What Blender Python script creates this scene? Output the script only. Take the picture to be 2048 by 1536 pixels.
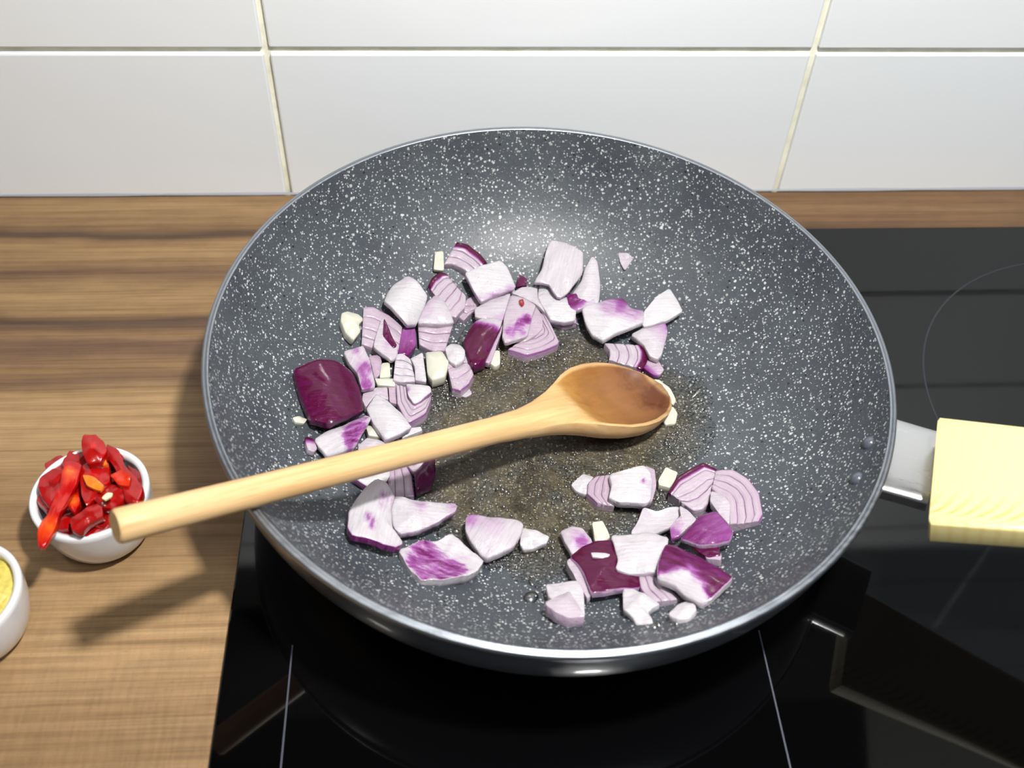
import bpy, math, random
import numpy as np
from mathutils import Vector, Matrix

S = bpy.context.scene
for o in list(bpy.data.objects):
    bpy.data.objects.remove(o)
COL = S.collection

# ------------------------------------------------------------ camera, light, exposure
CC = np.array([-0.045163, -0.510827, 0.402658])
CR = np.array([0.998112, -0.052175, 0.0324])
CU = np.array([0.01784, 0.7511, 0.659948])
CW = np.array([0.058769, 0.658124, -0.750612])
F = 2076.64
cd = bpy.data.cameras.new('camera')
cam = bpy.data.objects.new('camera', cd)
COL.objects.link(cam)
cd.sensor_width = 36.0
cd.lens = F * 36.0 / 2048.0
cd.clip_start = 0.01
cam.matrix_world = Matrix(((CR[0], CU[0], -CW[0], CC[0]), (CR[1], CU[1], -CW[1], CC[1]), (CR[2], CU[2], -CW[2], CC[2]), (0, 0, 0, 1)))
cd.dof.use_dof = True
cd.dof.focus_distance = 0.50
cd.dof.aperture_fstop = 9.0
S.camera = cam

W = bpy.data.worlds.new('room_light')
S.world = W
W.use_nodes = True
bg = W.node_tree.nodes['Background']
bg.inputs[0].default_value = (0.86, 0.92, 1.0, 1)
bg.inputs[1].default_value = 0.17

def area(name, loc, target, size, watts, col):
    l = bpy.data.lights.new(name, 'AREA')
    l.shape = 'DISK'
    l.size = size
    l.energy = watts
    l.color = col
    o = bpy.data.objects.new(name, l)
    COL.objects.link(o)
    o.location = loc
    o.rotation_euler = (Vector(target) - Vector(loc)).to_track_quat('-Z', 'Y').to_euler()
    return o
LAMP_A = (0.095, -0.365, 0.662)
LAMP_B = (-0.30, -0.30, 0.62)
area('hood_lamp_light', LAMP_A, (0.0, -0.20, 0.0), 0.05, 8.6, (1.0, 0.985, 0.96))
area('hood_lamp_light', LAMP_B, (-0.25, -0.10, 0.0), 0.055, 0.5, (1.0, 0.92, 0.82))
area('front_fill_light', (0.5, -1.1, 1.9), (0.0, -0.1, 0.1), 0.35, 9.0, (0.86, 0.93, 1.0))  # added frontal fill that brightens the tiles, no visible lamp behind it

S.view_settings.view_transform = 'Standard'
S.view_settings.look = 'None'
S.view_settings.gamma = 1.0
S.view_settings.use_curve_mapping = False
S.view_settings.exposure = 0.0

# ------------------------------------------------------------ helpers
def ray(px):
    d = CW + (px[0] - 1024) / F * CR + (768 - px[1]) / F * CU
    return d
def on_plane(px, c, n):
    d = ray(px)
    return CC + d * (np.dot(np.asarray(c) - CC, n) / np.dot(d, n))
UP = np.array([0, 0, 1.0])
def at(x, y, z=0.0):
    return on_plane((x, y), (0, 0, z), UP)

def lin(r, g=None, b=None):
    if g is None:
        r, g, b = r
    f = lambda c: (c / 255 / 12.92) if c / 255 <= 0.04045 else ((c / 255 + 0.055) / 1.055) ** 2.4
    return (f(r), f(g), f(b), 1.0)

def link(o, parent=None):
    COL.objects.link(o)
    if parent is not None:
        o.parent = parent
    return o
def mesh_obj(name, verts, faces, mat=None, parent=None, smooth=True, sharp=None):
    me = bpy.data.meshes.new(name)
    me.from_pydata([tuple(float(c) for c in v) for v in verts], [], [tuple(int(i) for i in f) for f in faces])
    me.update()
    if smooth:
        me.shade_smooth()
        if sharp: me.set_sharp_from_angle(angle=math.radians(sharp))
    if mat:
        me.materials.append(mat)
    o = bpy.data.objects.new(name, me)
    return link(o, parent)
def empty(name, loc=(0, 0, 0)):
    o = bpy.data.objects.new(name, None)
    o.empty_display_size = 0.01
    link(o)
    o.location = loc
    return o
def tag(o, label=None, cat=None, group=None, kind=None):
    if label: o['label'] = label
    if cat: o['category'] = cat
    if group: o['group'] = group
    if kind: o['kind'] = kind
    return o

def box_data(x0, x1, y0, y1, z0, z1, b=0.0):
    """box with chamfered edges as (verts, faces)"""
    import bmesh
    bm = bmesh.new()
    bmesh.ops.create_cube(bm, size=1)
    for v in bm.verts:
        v.co = Vector(((x0 + x1) / 2 + v.co.x * (x1 - x0), (y0 + y1) / 2 + v.co.y * (y1 - y0), (z0 + z1) / 2 + v.co.z * (z1 - z0)))
    if b > 0:
        bmesh.ops.bevel(bm, geom=list(bm.edges), offset=b, segments=2, profile=0.5, affect='EDGES')
    bm.verts.ensure_lookup_table()
    V = [tuple(v.co) for v in bm.verts]
    Fa = [[v.index for v in f.verts] for f in bm.faces]
    bm.free()
    return V, Fa
def box(name, x0, x1, y0, y1, z0, z1, mat, parent=None, b=0.0):
    V, Fa = box_data(x0, x1, y0, y1, z0, z1, b)
    return mesh_obj(name, V, Fa, mat, parent, smooth=False)

def lathe(name, prof, mat, parent=None, seg=128, M=None, c=(0, 0, 0), wob=None):
    V = []; Fa = []
    n = len(prof)
    for i in range(seg):
        a = 2 * math.pi * i / seg
        for (r, z) in prof:
            V.append((c[0] + r * math.cos(a), c[1] + r * math.sin(a), c[2] + z))
    for i in range(seg):
        j = (i + 1) % seg
        for k in range(n - 1):
            Fa.append((i * n + k, j * n + k, j * n + k + 1, i * n + k + 1))
    if M is not None:
        V = [tuple(M @ Vector(v)) for v in V]
    return mesh_obj(name, V, Fa, mat, parent)

# ------------------------------------------------------------ node helpers
class NT:
    def __init__(s, name):
        s.m = bpy.data.materials.new(name)
        s.m.use_nodes = True
        s.t = s.m.node_tree
        s.b = s.t.nodes['Principled BSDF']
        s.out = s.t.nodes['Material Output']
    def n(s, typ, **kw):
        nd = s.t.nodes.new(typ)
        for k, v in kw.items():
            if k.startswith('i_'):
                key = k[2:].replace('_', ' ')
                nd.inputs[key].default_value = v
            else:
                setattr(nd, k, v)
        return nd
    def l(s, a, b):
        s.t.links.new(a, b)
    def val(s, x, sock):
        if isinstance(x, (int, float, tuple)):
            sock.default_value = x
        else:
            s.l(x, sock)
    def math(s, op, a, b=0.0, c=None, clamp=False):
        nd = s.n('ShaderNodeMath', operation=op, use_clamp=clamp)
        s.val(a, nd.inputs[0]); s.val(b, nd.inputs[1])
        if c is not None: s.val(c, nd.inputs[2])
        return nd.outputs[0]
    def mix(s, f, a, b, mode='MIX'):
        nd = s.n('ShaderNodeMix', data_type='RGBA', blend_type=mode)
        s.val(f, nd.inputs['Factor'])
        s.val(a, nd.inputs[6]); s.val(b, nd.inputs[7])
        return nd.outputs[2]
    def ramp(s, f, stops, interp='LINEAR'):
        nd = s.n('ShaderNodeValToRGB')
        nd.color_ramp.interpolation = interp
        e = nd.color_ramp.elements
        while len(e) < len(stops): e.new(0.5)
        for el, (p, c) in zip(e, stops):
            el.position = p
            el.color = c if isinstance(c, tuple) else (c, c, c, 1)
        s.val(f, nd.inputs[0])
        return nd.outputs[0]
    def noise(s, vec, scale, detail=3, rough=0.5, dist=0.0):
        nd = s.n('ShaderNodeTexNoise')
        nd.inputs['Scale'].default_value = scale
        nd.inputs['Detail'].default_value = detail
        nd.inputs['Roughness'].default_value = rough
        nd.inputs['Distortion'].default_value = dist
        if vec is not None: s.l(vec, nd.inputs['Vector'])
        return nd.outputs[0]
    def mapping(s, vec, scale=(1, 1, 1), loc=(0, 0, 0), rot=(0, 0, 0)):
        nd = s.n('ShaderNodeMapping')
        nd.inputs['Scale'].default_value = scale
        nd.inputs['Location'].default_value = loc
        nd.inputs['Rotation'].default_value = rot
        s.l(vec, nd.inputs['Vector'])
        return nd.outputs[0]
    def obj(s):
        return s.n('ShaderNodeTexCoord').outputs['Object']
    def bump(s, h, strength=0.3, dist=0.001):
        nd = s.n('ShaderNodeBump')
        nd.inputs['Strength'].default_value = strength
        nd.inputs['Distance'].default_value = dist
        s.l(h, nd.inputs['Height'])
        s.l(nd.outputs[0], s.b.inputs['Normal'])
    def set(s, **kw):
        names = {'rough': 'Roughness', 'metal': 'Metallic', 'coat': 'Coat Weight', 'coatr': 'Coat Roughness', 'ior': 'IOR', 'sss': 'Subsurface Weight', 'spec': 'Specular IOR Level', 'trans': 'Transmission Weight', 'alpha': 'Alpha'}
        for k, v in kw.items():
            if k == 'col':
                s.val(v, s.b.inputs['Base Color'])
            else:
                s.val(v, s.b.inputs[names[k]])
        return s

def plain(name, col, rough=0.5, metal=0.0, coat=0.0, spec=0.5, sss=0.0, nscale=60, namp=0.05):
    t = NT(name)
    v = t.noise(t.obj(), nscale, 3)
    k = t.ramp(v, [(0.3, 1 - namp), (0.7, 1.0)])
    t.set(col=t.mix(1.0, col, k, 'MULTIPLY'), rough=rough, metal=metal, coat=coat, spec=spec)
    if sss:
        t.b.inputs['Subsurface Weight'].default_value = sss
        t.b.inputs['Subsurface Radius'].default_value = (0.004, 0.003, 0.002)
        t.b.inputs['Subsurface Scale'].default_value = 1.0
    return t.m

# ------------------------------------------------------------ materials
def mat_tile():
    t = NT('glazed_tile')
    v = t.noise(t.obj(), 3.0, 2)
    t.set(col=t.ramp(v, [(0.3, lin(230, 234, 237)), (0.7, lin(236, 239, 240))]), rough=0.16, spec=0.45)
    w = t.noise(t.obj(), 14.0, 1)
    t.bump(w, 0.12, 0.002)
    return t.m
def mat_grout():
    t = NT('cream_grout')
    v = t.noise(t.obj(), 90.0, 4)
    t.set(col=t.ramp(v, [(0.25, lin(214, 212, 190)), (0.6, lin(238, 236, 216)), (0.8, lin(240, 240, 226))]), rough=0.85, spec=0.2)
    t.bump(t.noise(t.obj(), 700.0, 3), 0.4, 0.0005)
    return t.m
def mat_counter():
    t = NT('walnut_laminate')
    o = t.obj()
    sep = t.n('ShaderNodeSeparateXYZ'); t.l(o, sep.inputs[0])
    # slow waviness of the grain along x
    wv = t.noise(t.mapping(o, (5.0, 9, 1)), 1.0, 3, 0.5)
    wv2 = t.noise(t.mapping(o, (6.0, 22, 1), (3, 1, 0)), 1.0, 3, 0.5)
    yy = t.math('ADD', sep.outputs[1], t.math('MULTIPLY', t.math('SUBTRACT', wv, 0.5), 0.026))
    yy = t.math('ADD', yy, t.math('MULTIPLY', t.math('SUBTRACT', wv2, 0.5), 0.012))
    f = t.math('MULTIPLY', yy, -2.0, clamp=True)      # y 0..-0.5 to 0..1
    L = lin(160, 130, 92); M_ = lin(140, 111, 78); D = lin(112, 87, 67); DD = lin(80, 62, 50); LL = lin(170, 139, 100)
    bands = t.ramp(f, [(0.0, M_), (0.03, L), (0.060, M_), (0.080, DD), (0.088, M_), (0.100, L), (0.128, M_), (0.142, D), (0.160, M_), (0.175, L), (0.205, M_), (0.216, DD), (0.228, D), (0.240, M_), (0.246, D), (0.262, D),
                       (0.285, M_), (0.300, D), (0.316, L), (0.35, LL), (0.40, L), (0.47, M_), (0.53, L), (0.60, LL), (0.69, M_), (0.76, L)])
    fine = t.noise(t.mapping(o, (5, 260, 1)), 1.0, 5, 0.62, 0.4)
    fine2 = t.noise(t.mapping(o, (16, 900, 1), (1, 5, 0)), 1.0, 4, 0.6)
    mott = t.noise(t.mapping(o, (60, 90, 1)), 1.0, 4, 0.6)
    c = t.mix(0.9, bands, t.ramp(fine, [(0.28, lin(196, 186, 178)), (0.5, lin(236, 232, 228)), (0.72, (1.0, 1.0, 1.0, 1))]), 'MULTIPLY')
    c = t.mix(0.7, c, t.ramp(fine2, [(0.35, 0.72), (0.55, 1.0)]), 'MULTIPLY')
    c = t.mix(0.6, c, t.ramp(mott, [(0.35, 0.86), (0.6, 1.05)]), 'MULTIPLY')
    # short dark pores, crosswise texture toward the front edge
    por = t.noise(t.mapping(o, (420, 900, 1)), 1.0, 2, 0.5)
    strip_shade = t.math('MULTIPLY', t.ramp(sep.outputs[0], [(0.04, 0.0), (0.16, 1.0)]), t.ramp(f, [(0.06, 1.0), (0.12, 0.0)]))  # back strip at right: shading painted into the wood colour
    c = t.mix(t.math('MULTIPLY', strip_shade, 0.75), c, t.mix(1.0, c, lin(190, 178, 172), 'MULTIPLY'))
    front = t.ramp(f, [(0.42, 0.0), (0.75, 1.0)])
    pm = t.math('MULTIPLY', t.ramp(por, [(0.62, 0.0), (0.72, 0.55)]), front)
    c = t.mix(pm, c, lin(112, 84, 58))
    cross = t.noise(t.mapping(o, (500, 60, 1)), 1.0, 2, 0.5)
    c = t.mix(t.math('MULTIPLY', front, 0.5), c, t.mix(1.0, c, t.ramp(cross, [(0.35, 0.80), (0.6, 1.12)]), 'MULTIPLY'))
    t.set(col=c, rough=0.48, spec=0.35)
    t.bump(fine2, 0.15, 0.0005)
    return t.m
def mat_glass_black():
    t = NT('black_ceramic_glass')
    v = t.noise(t.obj(), 900.0, 2)
    t.set(col=(0.0012, 0.0012, 0.0014, 1), rough=t.ramp(v, [(0.3, 0.035), (0.8, 0.06)]), spec=0.5)
    return t.m
def mat_coating():
    t = NT('speckled_stone_coating')
    o = t.obj()
    base = t.ramp(t.noise(o, 26.0, 4), [(0.3, lin(56, 60, 66)), (0.7, lin(72, 77, 81))])
    fine = t.noise(o, 1500.0, 3)
    base = t.mix(1.0, base, t.ramp(fine, [(0.3, 0.75), (0.7, 1.25)]), 'MULTIPLY')
    wob = t.n('ShaderNodeTexNoise'); wob.inputs['Scale'].default_value = 500.0; t.l(o, wob.inputs['Vector'])
    ad = t.n('ShaderNodeVectorMath', operation='MULTIPLY_ADD')
    t.l(wob.outputs[1], ad.inputs[0]); ad.inputs[1].default_value = (0.0012, 0.0012, 0.0012); t.l(o, ad.inputs[2])
    masks = []
    for sc, keep, rad in ((290.0, 0.38, 0.22), (480.0, 0.52, 0.29), (780.0, 0.62, 0.35)):
        vo = t.n('ShaderNodeTexVoronoi'); vo.inputs['Scale'].default_value = sc
        t.l(ad.outputs[0], vo.inputs['Vector'])
        sp = t.n('ShaderNodeSeparateColor'); t.l(vo.outputs['Color'], sp.inputs[0])
        k = t.math('LESS_THAN', sp.outputs[0], keep)
        r = t.math('MULTIPLY', t.math('ADD', sp.outputs[1], 0.35), rad)
        e = t.math('MULTIPLY', t.math('SUBTRACT', r, vo.outputs['Distance']), 9.0, clamp=True)
        e = t.math('MULTIPLY', e, t.math('MULTIPLY_ADD', sp.outputs[2], 0.55, 0.45))
        masks.append(t.math('MULTIPLY', e, k))
    m = t.math('MAXIMUM', masks[0], t.math('MAXIMUM', masks[1], masks[2]))
    c = t.mix(m, base, lin(192, 194, 192))
    vd = t.n('ShaderNodeTexVoronoi'); vd.inputs['Scale'].default_value = 170.0; t.l(o, vd.inputs['Vector'])
    dk = t.math('LESS_THAN', vd.outputs['Distance'], 0.11)
    c = t.mix(dk, c, lin(28, 30, 32))
    t.set(col=c, rough=0.44, spec=0.45)
    t.bump(t.noise(o, 900.0, 3), 0.25, 0.0004)
    return t.m
def mat_wood(name, axis_stain=False):
    t = NT(name)
    o = t.obj()
    g = t.noise(t.mapping(o, (14, 300, 300)), 1.0, 4, 0.6, 0.3)
    c = t.ramp(g, [(0.25, lin(190, 148, 98)), (0.5, lin(206, 170, 122)), (0.75, lin(214, 184, 138))])
    d = t.noise(t.mapping(o, (60, 900, 900)), 1.0, 2, 0.5)
    c = t.mix(t.ramp(d, [(0.62, 0.0), (0.75, 0.5)]), c, lin(176, 122, 66))
    rough = 0.5
    if axis_stain:
        sep = t.n('ShaderNodeSeparateXYZ'); t.l(o, sep.inputs[0])
        # object x runs from the bowl tip (0) to the end of the handle
        nz = t.noise(t.mapping(o, (1, 1, 1)), 85.0, 4, 0.6)
        xs = t.math('ADD', sep.outputs[0], t.math('MULTIPLY', t.math('SUBTRACT', nz, 0.5), 0.022))
        warm = t.ramp(t.math('MULTIPLY', xs, 8.0), [(0.05, lin(124, 76, 32)), (0.36, lin(162, 112, 52)), (0.56, lin(190, 146, 78)), (0.8, lin(204, 168, 104)), (0.97, lin(206, 172, 120))])
        sa_ = t.n('ShaderNodeAttribute', attribute_name='tint')
        st_ = t.math('MULTIPLY_ADD', sa_.outputs['Fac'], 0.7, 0.3)
        k = t.math('MULTIPLY', t.ramp(t.math('MULTIPLY', xs, 8.0), [(0.5, 1.0), (1.0, 0.0)]), st_)
        c = t.mix(k, c, t.mix(0.85, warm, t.ramp(g, [(0.2, 0.72), (0.7, 1.08)]), 'MULTIPLY'))
        # brown stewed patch toward the tip, inside the bowl
        blot = t.noise(o, 55.0, 4, 0.6)
        b2 = t.math('ADD', t.math('MULTIPLY', xs, 18.0), t.math('MULTIPLY', t.math('SUBTRACT', blot, 0.5), 1.2))
        c = t.mix(t.math('MULTIPLY', t.ramp(b2, [(0.3, 0.72), (1.05, 0.0)]), st_), c, lin(120, 80, 52))
        c = t.mix(t.math('MULTIPLY', t.ramp(b2, [(0.10, 0.95), (0.34, 0.0)]), t.math('MULTIPLY_ADD', sa_.outputs['Fac'], 0.5, 0.5)), c, lin(84, 38, 8))
        sm = t.noise(t.mapping(o, (60, 120, 60), (0.3, 0, 0)), 1.0, 3, 0.5)
        c = t.mix(t.math('MULTIPLY', t.ramp(sm, [(0.56, 0.0), (0.68, 0.5)]), k), c, lin(128, 80, 34))
        wet = t.ramp(b2, [(0.2, 1.0), (0.9, 0.15)])
        t.l(t.math('MULTIPLY', wet, 0.22), t.b.inputs['Coat Weight'])
        t.b.inputs['Coat Roughness'].default_value = 0.28
    t.set(col=c, rough=rough, spec=0.3)
    t.bump(g, 0.12, 0.0006)
    return t.m
def mat_grip():
    t = NT('printed_pine_grip')
    o = t.obj()
    wv = t.noise(t.mapping(o, (18, 60, 60)), 1.0, 3, 0.5)
    sep = t.n('ShaderNodeSeparateXYZ'); t.l(o, sep.inputs[0])
    dist = t.math('ADD', sep.outputs[1], 0.0262)
    ph = t.math('MULTIPLY_ADD', sep.outputs[0], 1150.0, t.math('MULTIPLY', t.math('LOGARITHM', t.math('MAXIMUM', dist, 0.0008), 2.718), -7.5))
    ph = t.math('ADD', ph, t.math('MULTIPLY', wv, 5.0))
    s_ = t.math('MULTIPLY_ADD', t.math('SINE', ph), 0.5, 0.5)
    near = t.ramp(t.math('MULTIPLY', dist, 60.0), [(0.14, 0.18), (0.24, 0.8), (0.9, 0.04)])
    m = t.math('MULTIPLY', t.ramp(s_, [(0.45, 0.0), (1.0, 1.0)]), near)
    c = t.mix(m, lin(220, 205, 142), lin(190, 142, 66))
    f = t.noise(t.mapping(o, (30, 800, 800)), 1.0, 3, 0.6)
    c = t.mix(0.5, c, t.ramp(f, [(0.3, 0.86), (0.7, 1.0)]), 'MULTIPLY')
    t.set(col=c, rough=0.38, spec=0.4)
    return t.m
def mat_onion():
    t = NT('onion_flesh')
    at_ = t.n('ShaderNodeAttribute', attribute_name='tint')
    sp = t.n('ShaderNodeSeparateColor'); t.l(at_.outputs['Color'], sp.inputs[0])
    uv = t.n('ShaderNodeUVMap').outputs[0]
    o = t.obj()
    fib = t.noise(t.mapping(uv, (0.5, 9, 1)), 1.0, 3, 0.6, 0.2)
    ble = t.noise(t.mapping(uv, (1.2, 4.0, 1)), 1.0, 4, 0.65)
    # R tint, G flesh variety, B raggedness
    rg = t.math('MULTIPLY', t.math('SUBTRACT', ble, 0.5), t.math('MULTIPLY_ADD', sp.outputs[2], 1.6, 0.25))
    on = t.ramp(sp.outputs[0], [(0.02, 0.0), (0.2, 1.0)])
    tt = t.math('ADD', sp.outputs[0], t.math('MULTIPLY', rg, on), clamp=True)
    flesh = t.mix(sp.outputs[1], lin(187, 185, 187), lin(167, 149, 162))
    flesh = t.mix(0.4, flesh, t.ramp(fib, [(0.35, lin(222, 210, 222)), (0.6, (1.0, 1.0, 1.0, 1))]), 'MULTIPLY')
    pur = t.ramp(tt, [(0.25, lin(164, 130, 164)), (0.5, lin(140, 78, 140)), (0.75, lin(100, 18, 88)), (1.0, lin(70, 0, 40))])
    pur = t.mix(0.4, pur, t.ramp(fib, [(0.3, 0.6), (0.65, 1.1)]), 'MULTIPLY')
    c = t.mix(t.ramp(tt, [(0.06, 0.0), (0.42, 1.0)]), flesh, pur)
    sv = t.math('SUBTRACT', 0.32, t.math('MULTIPLY', tt, 0.4), clamp=True)
    t.set(col=c, rough=0.40, spec=t.math('MULTIPLY_ADD', tt, -0.25, 0.35), coat=0.5, coatr=0.13, sss=sv)
    t.b.inputs['Subsurface Radius'].default_value = (0.004, 0.003, 0.0035)
    t.b.inputs['Subsurface Scale'].default_value = 0.6
    bn = t.noise(o, 320.0, 3)
    hh = t.math('ADD', t.math('MULTIPLY', fib, 0.8), bn)
    hh = t.math('ADD', hh, t.math('MULTIPLY', t.ramp(t.noise(o, 900.0, 1), [(0.62, 0.0), (0.75, 1.0)]), 0.35))
    t.bump(hh, 0.45, 0.0010)
    return t.m
def mat_chilli():
    t = NT('chilli_flesh')
    at_ = t.n('ShaderNodeAttribute', attribute_name='tint')
    sp = t.n('ShaderNodeSeparateColor'); t.l(at_.outputs['Color'], sp.inputs[0])
    o = t.obj()
    n1 = t.noise(o, 260.0, 3)
    tt = t.math('ADD', sp.outputs[0], t.math('MULTIPLY', t.math('SUBTRACT', n1, 0.5), 0.3), clamp=True)
    c = t.ramp(tt, [(0.0, lin(124, 2, 3)), (0.25, lin(172, 6, 4)), (0.55, lin(204, 60, 10)), (0.9, lin(226, 124, 30))])
    t.set(col=c, rough=0.24, spec=0.5, coat=0.4, sss=0.15)
    t.b.inputs['Subsurface Radius'].default_value = (0.004, 0.001, 0.001)
    t.b.inputs['Subsurface Scale'].default_value = 0.5
    t.bump(n1, 0.25, 0.0008)
    return t.m
def mat_oil():
    t = NT('onion_juice_and_oil')
    o = t.obj()
    tr = t.n('ShaderNodeBsdfTransparent')
    c = t.ramp(t.noise(o, 45.0, 5, 0.65), [(0.32, lin(206, 194, 166)), (0.5, lin(232, 228, 212)), (0.68, lin(246, 246, 240))])
    t.l(c, tr.inputs[0])
    gl = t.n('ShaderNodeBsdfGlossy'); gl.inputs['Roughness'].default_value = 0.2
    df = t.n('ShaderNodeBsdfDiffuse'); df.inputs['Color'].default_value = lin(122, 108, 84)
    fr = t.n('ShaderNodeFresnel'); fr.inputs['IOR'].default_value = 1.45
    h = t.math('ADD', t.noise(o, 130.0, 3, 0.6), t.math('MULTIPLY', t.noise(o, 560.0, 2), 0.7))
    bp = t.n('ShaderNodeBump'); bp.inputs['Strength'].default_value = 1.0; bp.inputs['Distance'].default_value = 0.0030
    t.l(h, bp.inputs['Height'])
    t.l(bp.outputs[0], gl.inputs['Normal']); t.l(bp.outputs[0], fr.inputs['Normal'])
    m1 = t.n('ShaderNodeMixShader'); ea = t.n('ShaderNodeAttribute', attribute_name='tint').outputs['Fac']
    t.l(t.math('MULTIPLY', t.ramp(t.noise(o, 60.0, 5, 0.62), [(0.42, 0.06), (0.75, 0.5)]), ea), m1.inputs[0])
    c = t.mix(ea, (1, 1, 1, 1), c); t.l(c, tr.inputs[0])
    t.l(tr.outputs[0], m1.inputs[1]); t.l(df.outputs[0], m1.inputs[2])
    m2 = t.n('ShaderNodeMixShader'); t.l(fr.outputs[0], m2.inputs[0])
    t.l(m1.outputs[0], m2.inputs[1]); t.l(gl.outputs[0], m2.inputs[2])
    t.l(m2.outputs[0], t.out.inputs[0])
    return t.m
def mat_drop():
    t = NT('clear_droplet')
    tr = t.n('ShaderNodeBsdfTransparent'); t.l(t.ramp(t.noise(t.obj(), 300.0, 2), [(0.3, lin(228, 230, 226)), (0.7, lin(242, 243, 240))]), tr.inputs[0])
    gl = t.n('ShaderNodeBsdfGlossy'); gl.inputs['Roughness'].default_value = 0.30
    fr = t.n('ShaderNodeFresnel'); fr.inputs['IOR'].default_value = 1.5
    m2 = t.n('ShaderNodeMixShader'); t.l(t.math('MAXIMUM', fr.outputs[0], 0.22), m2.inputs[0])
    t.l(tr.outputs[0], m2.inputs[1]); t.l(gl.outputs[0], m2.inputs[2])
    t.l(m2.outputs[0], t.out.inputs[0])
    return t.m
def mat_metal(name, col, rough, n=0.1):
    t = NT(name)
    v = t.noise(t.mapping(t.obj(), (40, 400, 400)), 1.0, 3)
    t.set(col=col, metal=1.0, rough=t.ramp(v, [(0.3, rough), (0.7, rough + n)]))
    t.bump(t.noise(t.obj(), 600.0, 2), 0.12, 0.0003)
    return t.m

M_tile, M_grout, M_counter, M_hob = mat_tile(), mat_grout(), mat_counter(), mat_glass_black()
M_coat = mat_coating()
M_rim = mat_metal('bare_aluminium_rim', lin(150, 155, 162), 0.34, 0.15)
M_steel = mat_metal('brushed_steel', lin(206, 206, 206), 0.26, 0.08)
M_body = plain('dark_grey_enamel', lin(66, 70, 78), rough=0.34, coat=0.3, spec=0.9)
M_spoon = mat_wood('beech_spoon', True)
M_grip = mat_grip()
M_rivet = plain('coated_rivet', lin(76, 82, 92), rough=0.3, coat=0.5)
M_onion = mat_onion()
M_garlic = plain('garlic_flesh', lin(190, 189, 174), rough=0.32, coat=0.4, sss=0.3, nscale=200)
M_chilli = mat_chilli()
M_seed = plain('seed_cream', lin(240, 224, 170), rough=0.4)
M_oil, M_drop = mat_oil(), mat_drop()
M_white = plain('white_porcelain', lin(214, 214, 216), rough=0.14, coat=0.5, nscale=8, namp=0.03)
M_mark = plain('grey_screen_print', lin(74, 77, 88), rough=0.4)
M_mark2 = plain('dark_screen_print', lin(34, 35, 42), rough=0.4)
M_hood = plain('black_hood_glass', lin(14, 14, 15), rough=0.25)
M_seal = plain('grey_sealant', lin(150, 152, 158), rough=0.6)
M_yellow = plain('minced_yellow', lin(214, 196, 96), rough=0.45, nscale=500, namp=0.3)
M_lens = NT('lamp_lens')
M_lens.set(col=(0.9, 0.9, 0.88, 1), rough=0.3)
M_lens.b.inputs['Emission Color'].default_value = (1.0, 0.95, 0.85, 1)
M_lens.b.inputs['Emission Strength'].default_value = 6.0
M_lens = M_lens.m

# ------------------------------------------------------------ setting: wall with tiles
TW, TH, J = 0.3016, 0.0995, 0.0034
GX, GZ = -0.1414, 0.0965
wall = tag(box('wall_back', -0.95, 0.95, 0.0022, 0.06, -0.90, 2.3, M_grout), kind='structure')
V, Fa = box_data(-(TW - J) / 2, (TW - J) / 2, -0.004, 0.004, -(TH - J) / 2, (TH - J) / 2, 0.0011)
tile_me = None
for i in range(-3, 3):
    for k in range(-1, 7):
        x = GX + (i + 0.5) * TW
        z = GZ + (k + 0.5) * TH
        if tile_me is None:
            o = mesh_obj('tile', V, Fa, M_tile, wall, smooth=False)
            tile_me = o.data
        else:
            o = bpy.data.objects.new('tile', tile_me); link(o, wall)
        o.location = (x, 0.0035 + random.Random(i * 31 + k).uniform(-0.0002, 0.0002), z)
        o.rotation_euler = (random.Random(i * 7 + k * 3).uniform(-0.002, 0.002), 0, 0)

tag(box('floor', -0.95, 0.95, -2.4, 0.06, -0.95, -0.90, plain('grey_floor', lin(110, 104, 98), rough=0.6)), kind='structure')

# ------------------------------------------------------------ worktop and hob
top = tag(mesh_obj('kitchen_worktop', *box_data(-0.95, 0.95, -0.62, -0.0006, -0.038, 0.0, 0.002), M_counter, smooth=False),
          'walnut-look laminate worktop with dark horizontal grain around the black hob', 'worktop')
bead = []
bf = []
nseg = 60
for i in range(nseg + 1):
    x = -0.94 + 1.88 * i / nseg
    rr = 0.0011 + 0.0003 * math.sin(i * 2.1)
    bead += [(x, -0.0006, rr + 0.0002), (x, -0.0006 - rr * 0.6, rr * 0.6 + 0.0002), (x, -0.0006 - rr, 0.0002)]
for i in range(nseg):
    for k in range(2):
        a = i * 3 + k
        bf.append((a, a + 3, a + 4, a + 1))
tag(mesh_obj('trim_1', bead, bf, M_seal), kind='structure')

HX0, HX1, HY0, HY1, HZ = -0.1408, 0.45, -0.56, -0.0405, 0.003
hob = tag(mesh_obj('induction_hob', *box_data(HX0, HX1, HY0, HY1, 0.0001, HZ, 0.0008), M_hob, smooth=False),
          'black ceramic glass induction hob under the wok with thin grey zone lines', 'hob')
def strip(name, pts, w, mat, parent, z):
    V = []; Fa = []
    for i, p in enumerate(pts):
        q = pts[min(i + 1, len(pts) - 1)]; r_ = pts[max(i - 1, 0)]
        d = np.array(q) - np.array(r_); d = d / np.linalg.norm(d)
        nn = np.array([-d[1], d[0]])
        for s_ in (-1, 1):
            V.append((p[0] + nn[0] * w / 2 * s_, p[1] + nn[1] * w / 2 * s_, z))
    for i in range(len(pts) - 1):
        Fa.append((2 * i, 2 * i + 1, 2 * i + 3, 2 * i + 2))
    return mesh_obj(name, V, Fa, mat, parent, smooth=False)
MZ = HZ + 0.00006
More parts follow.
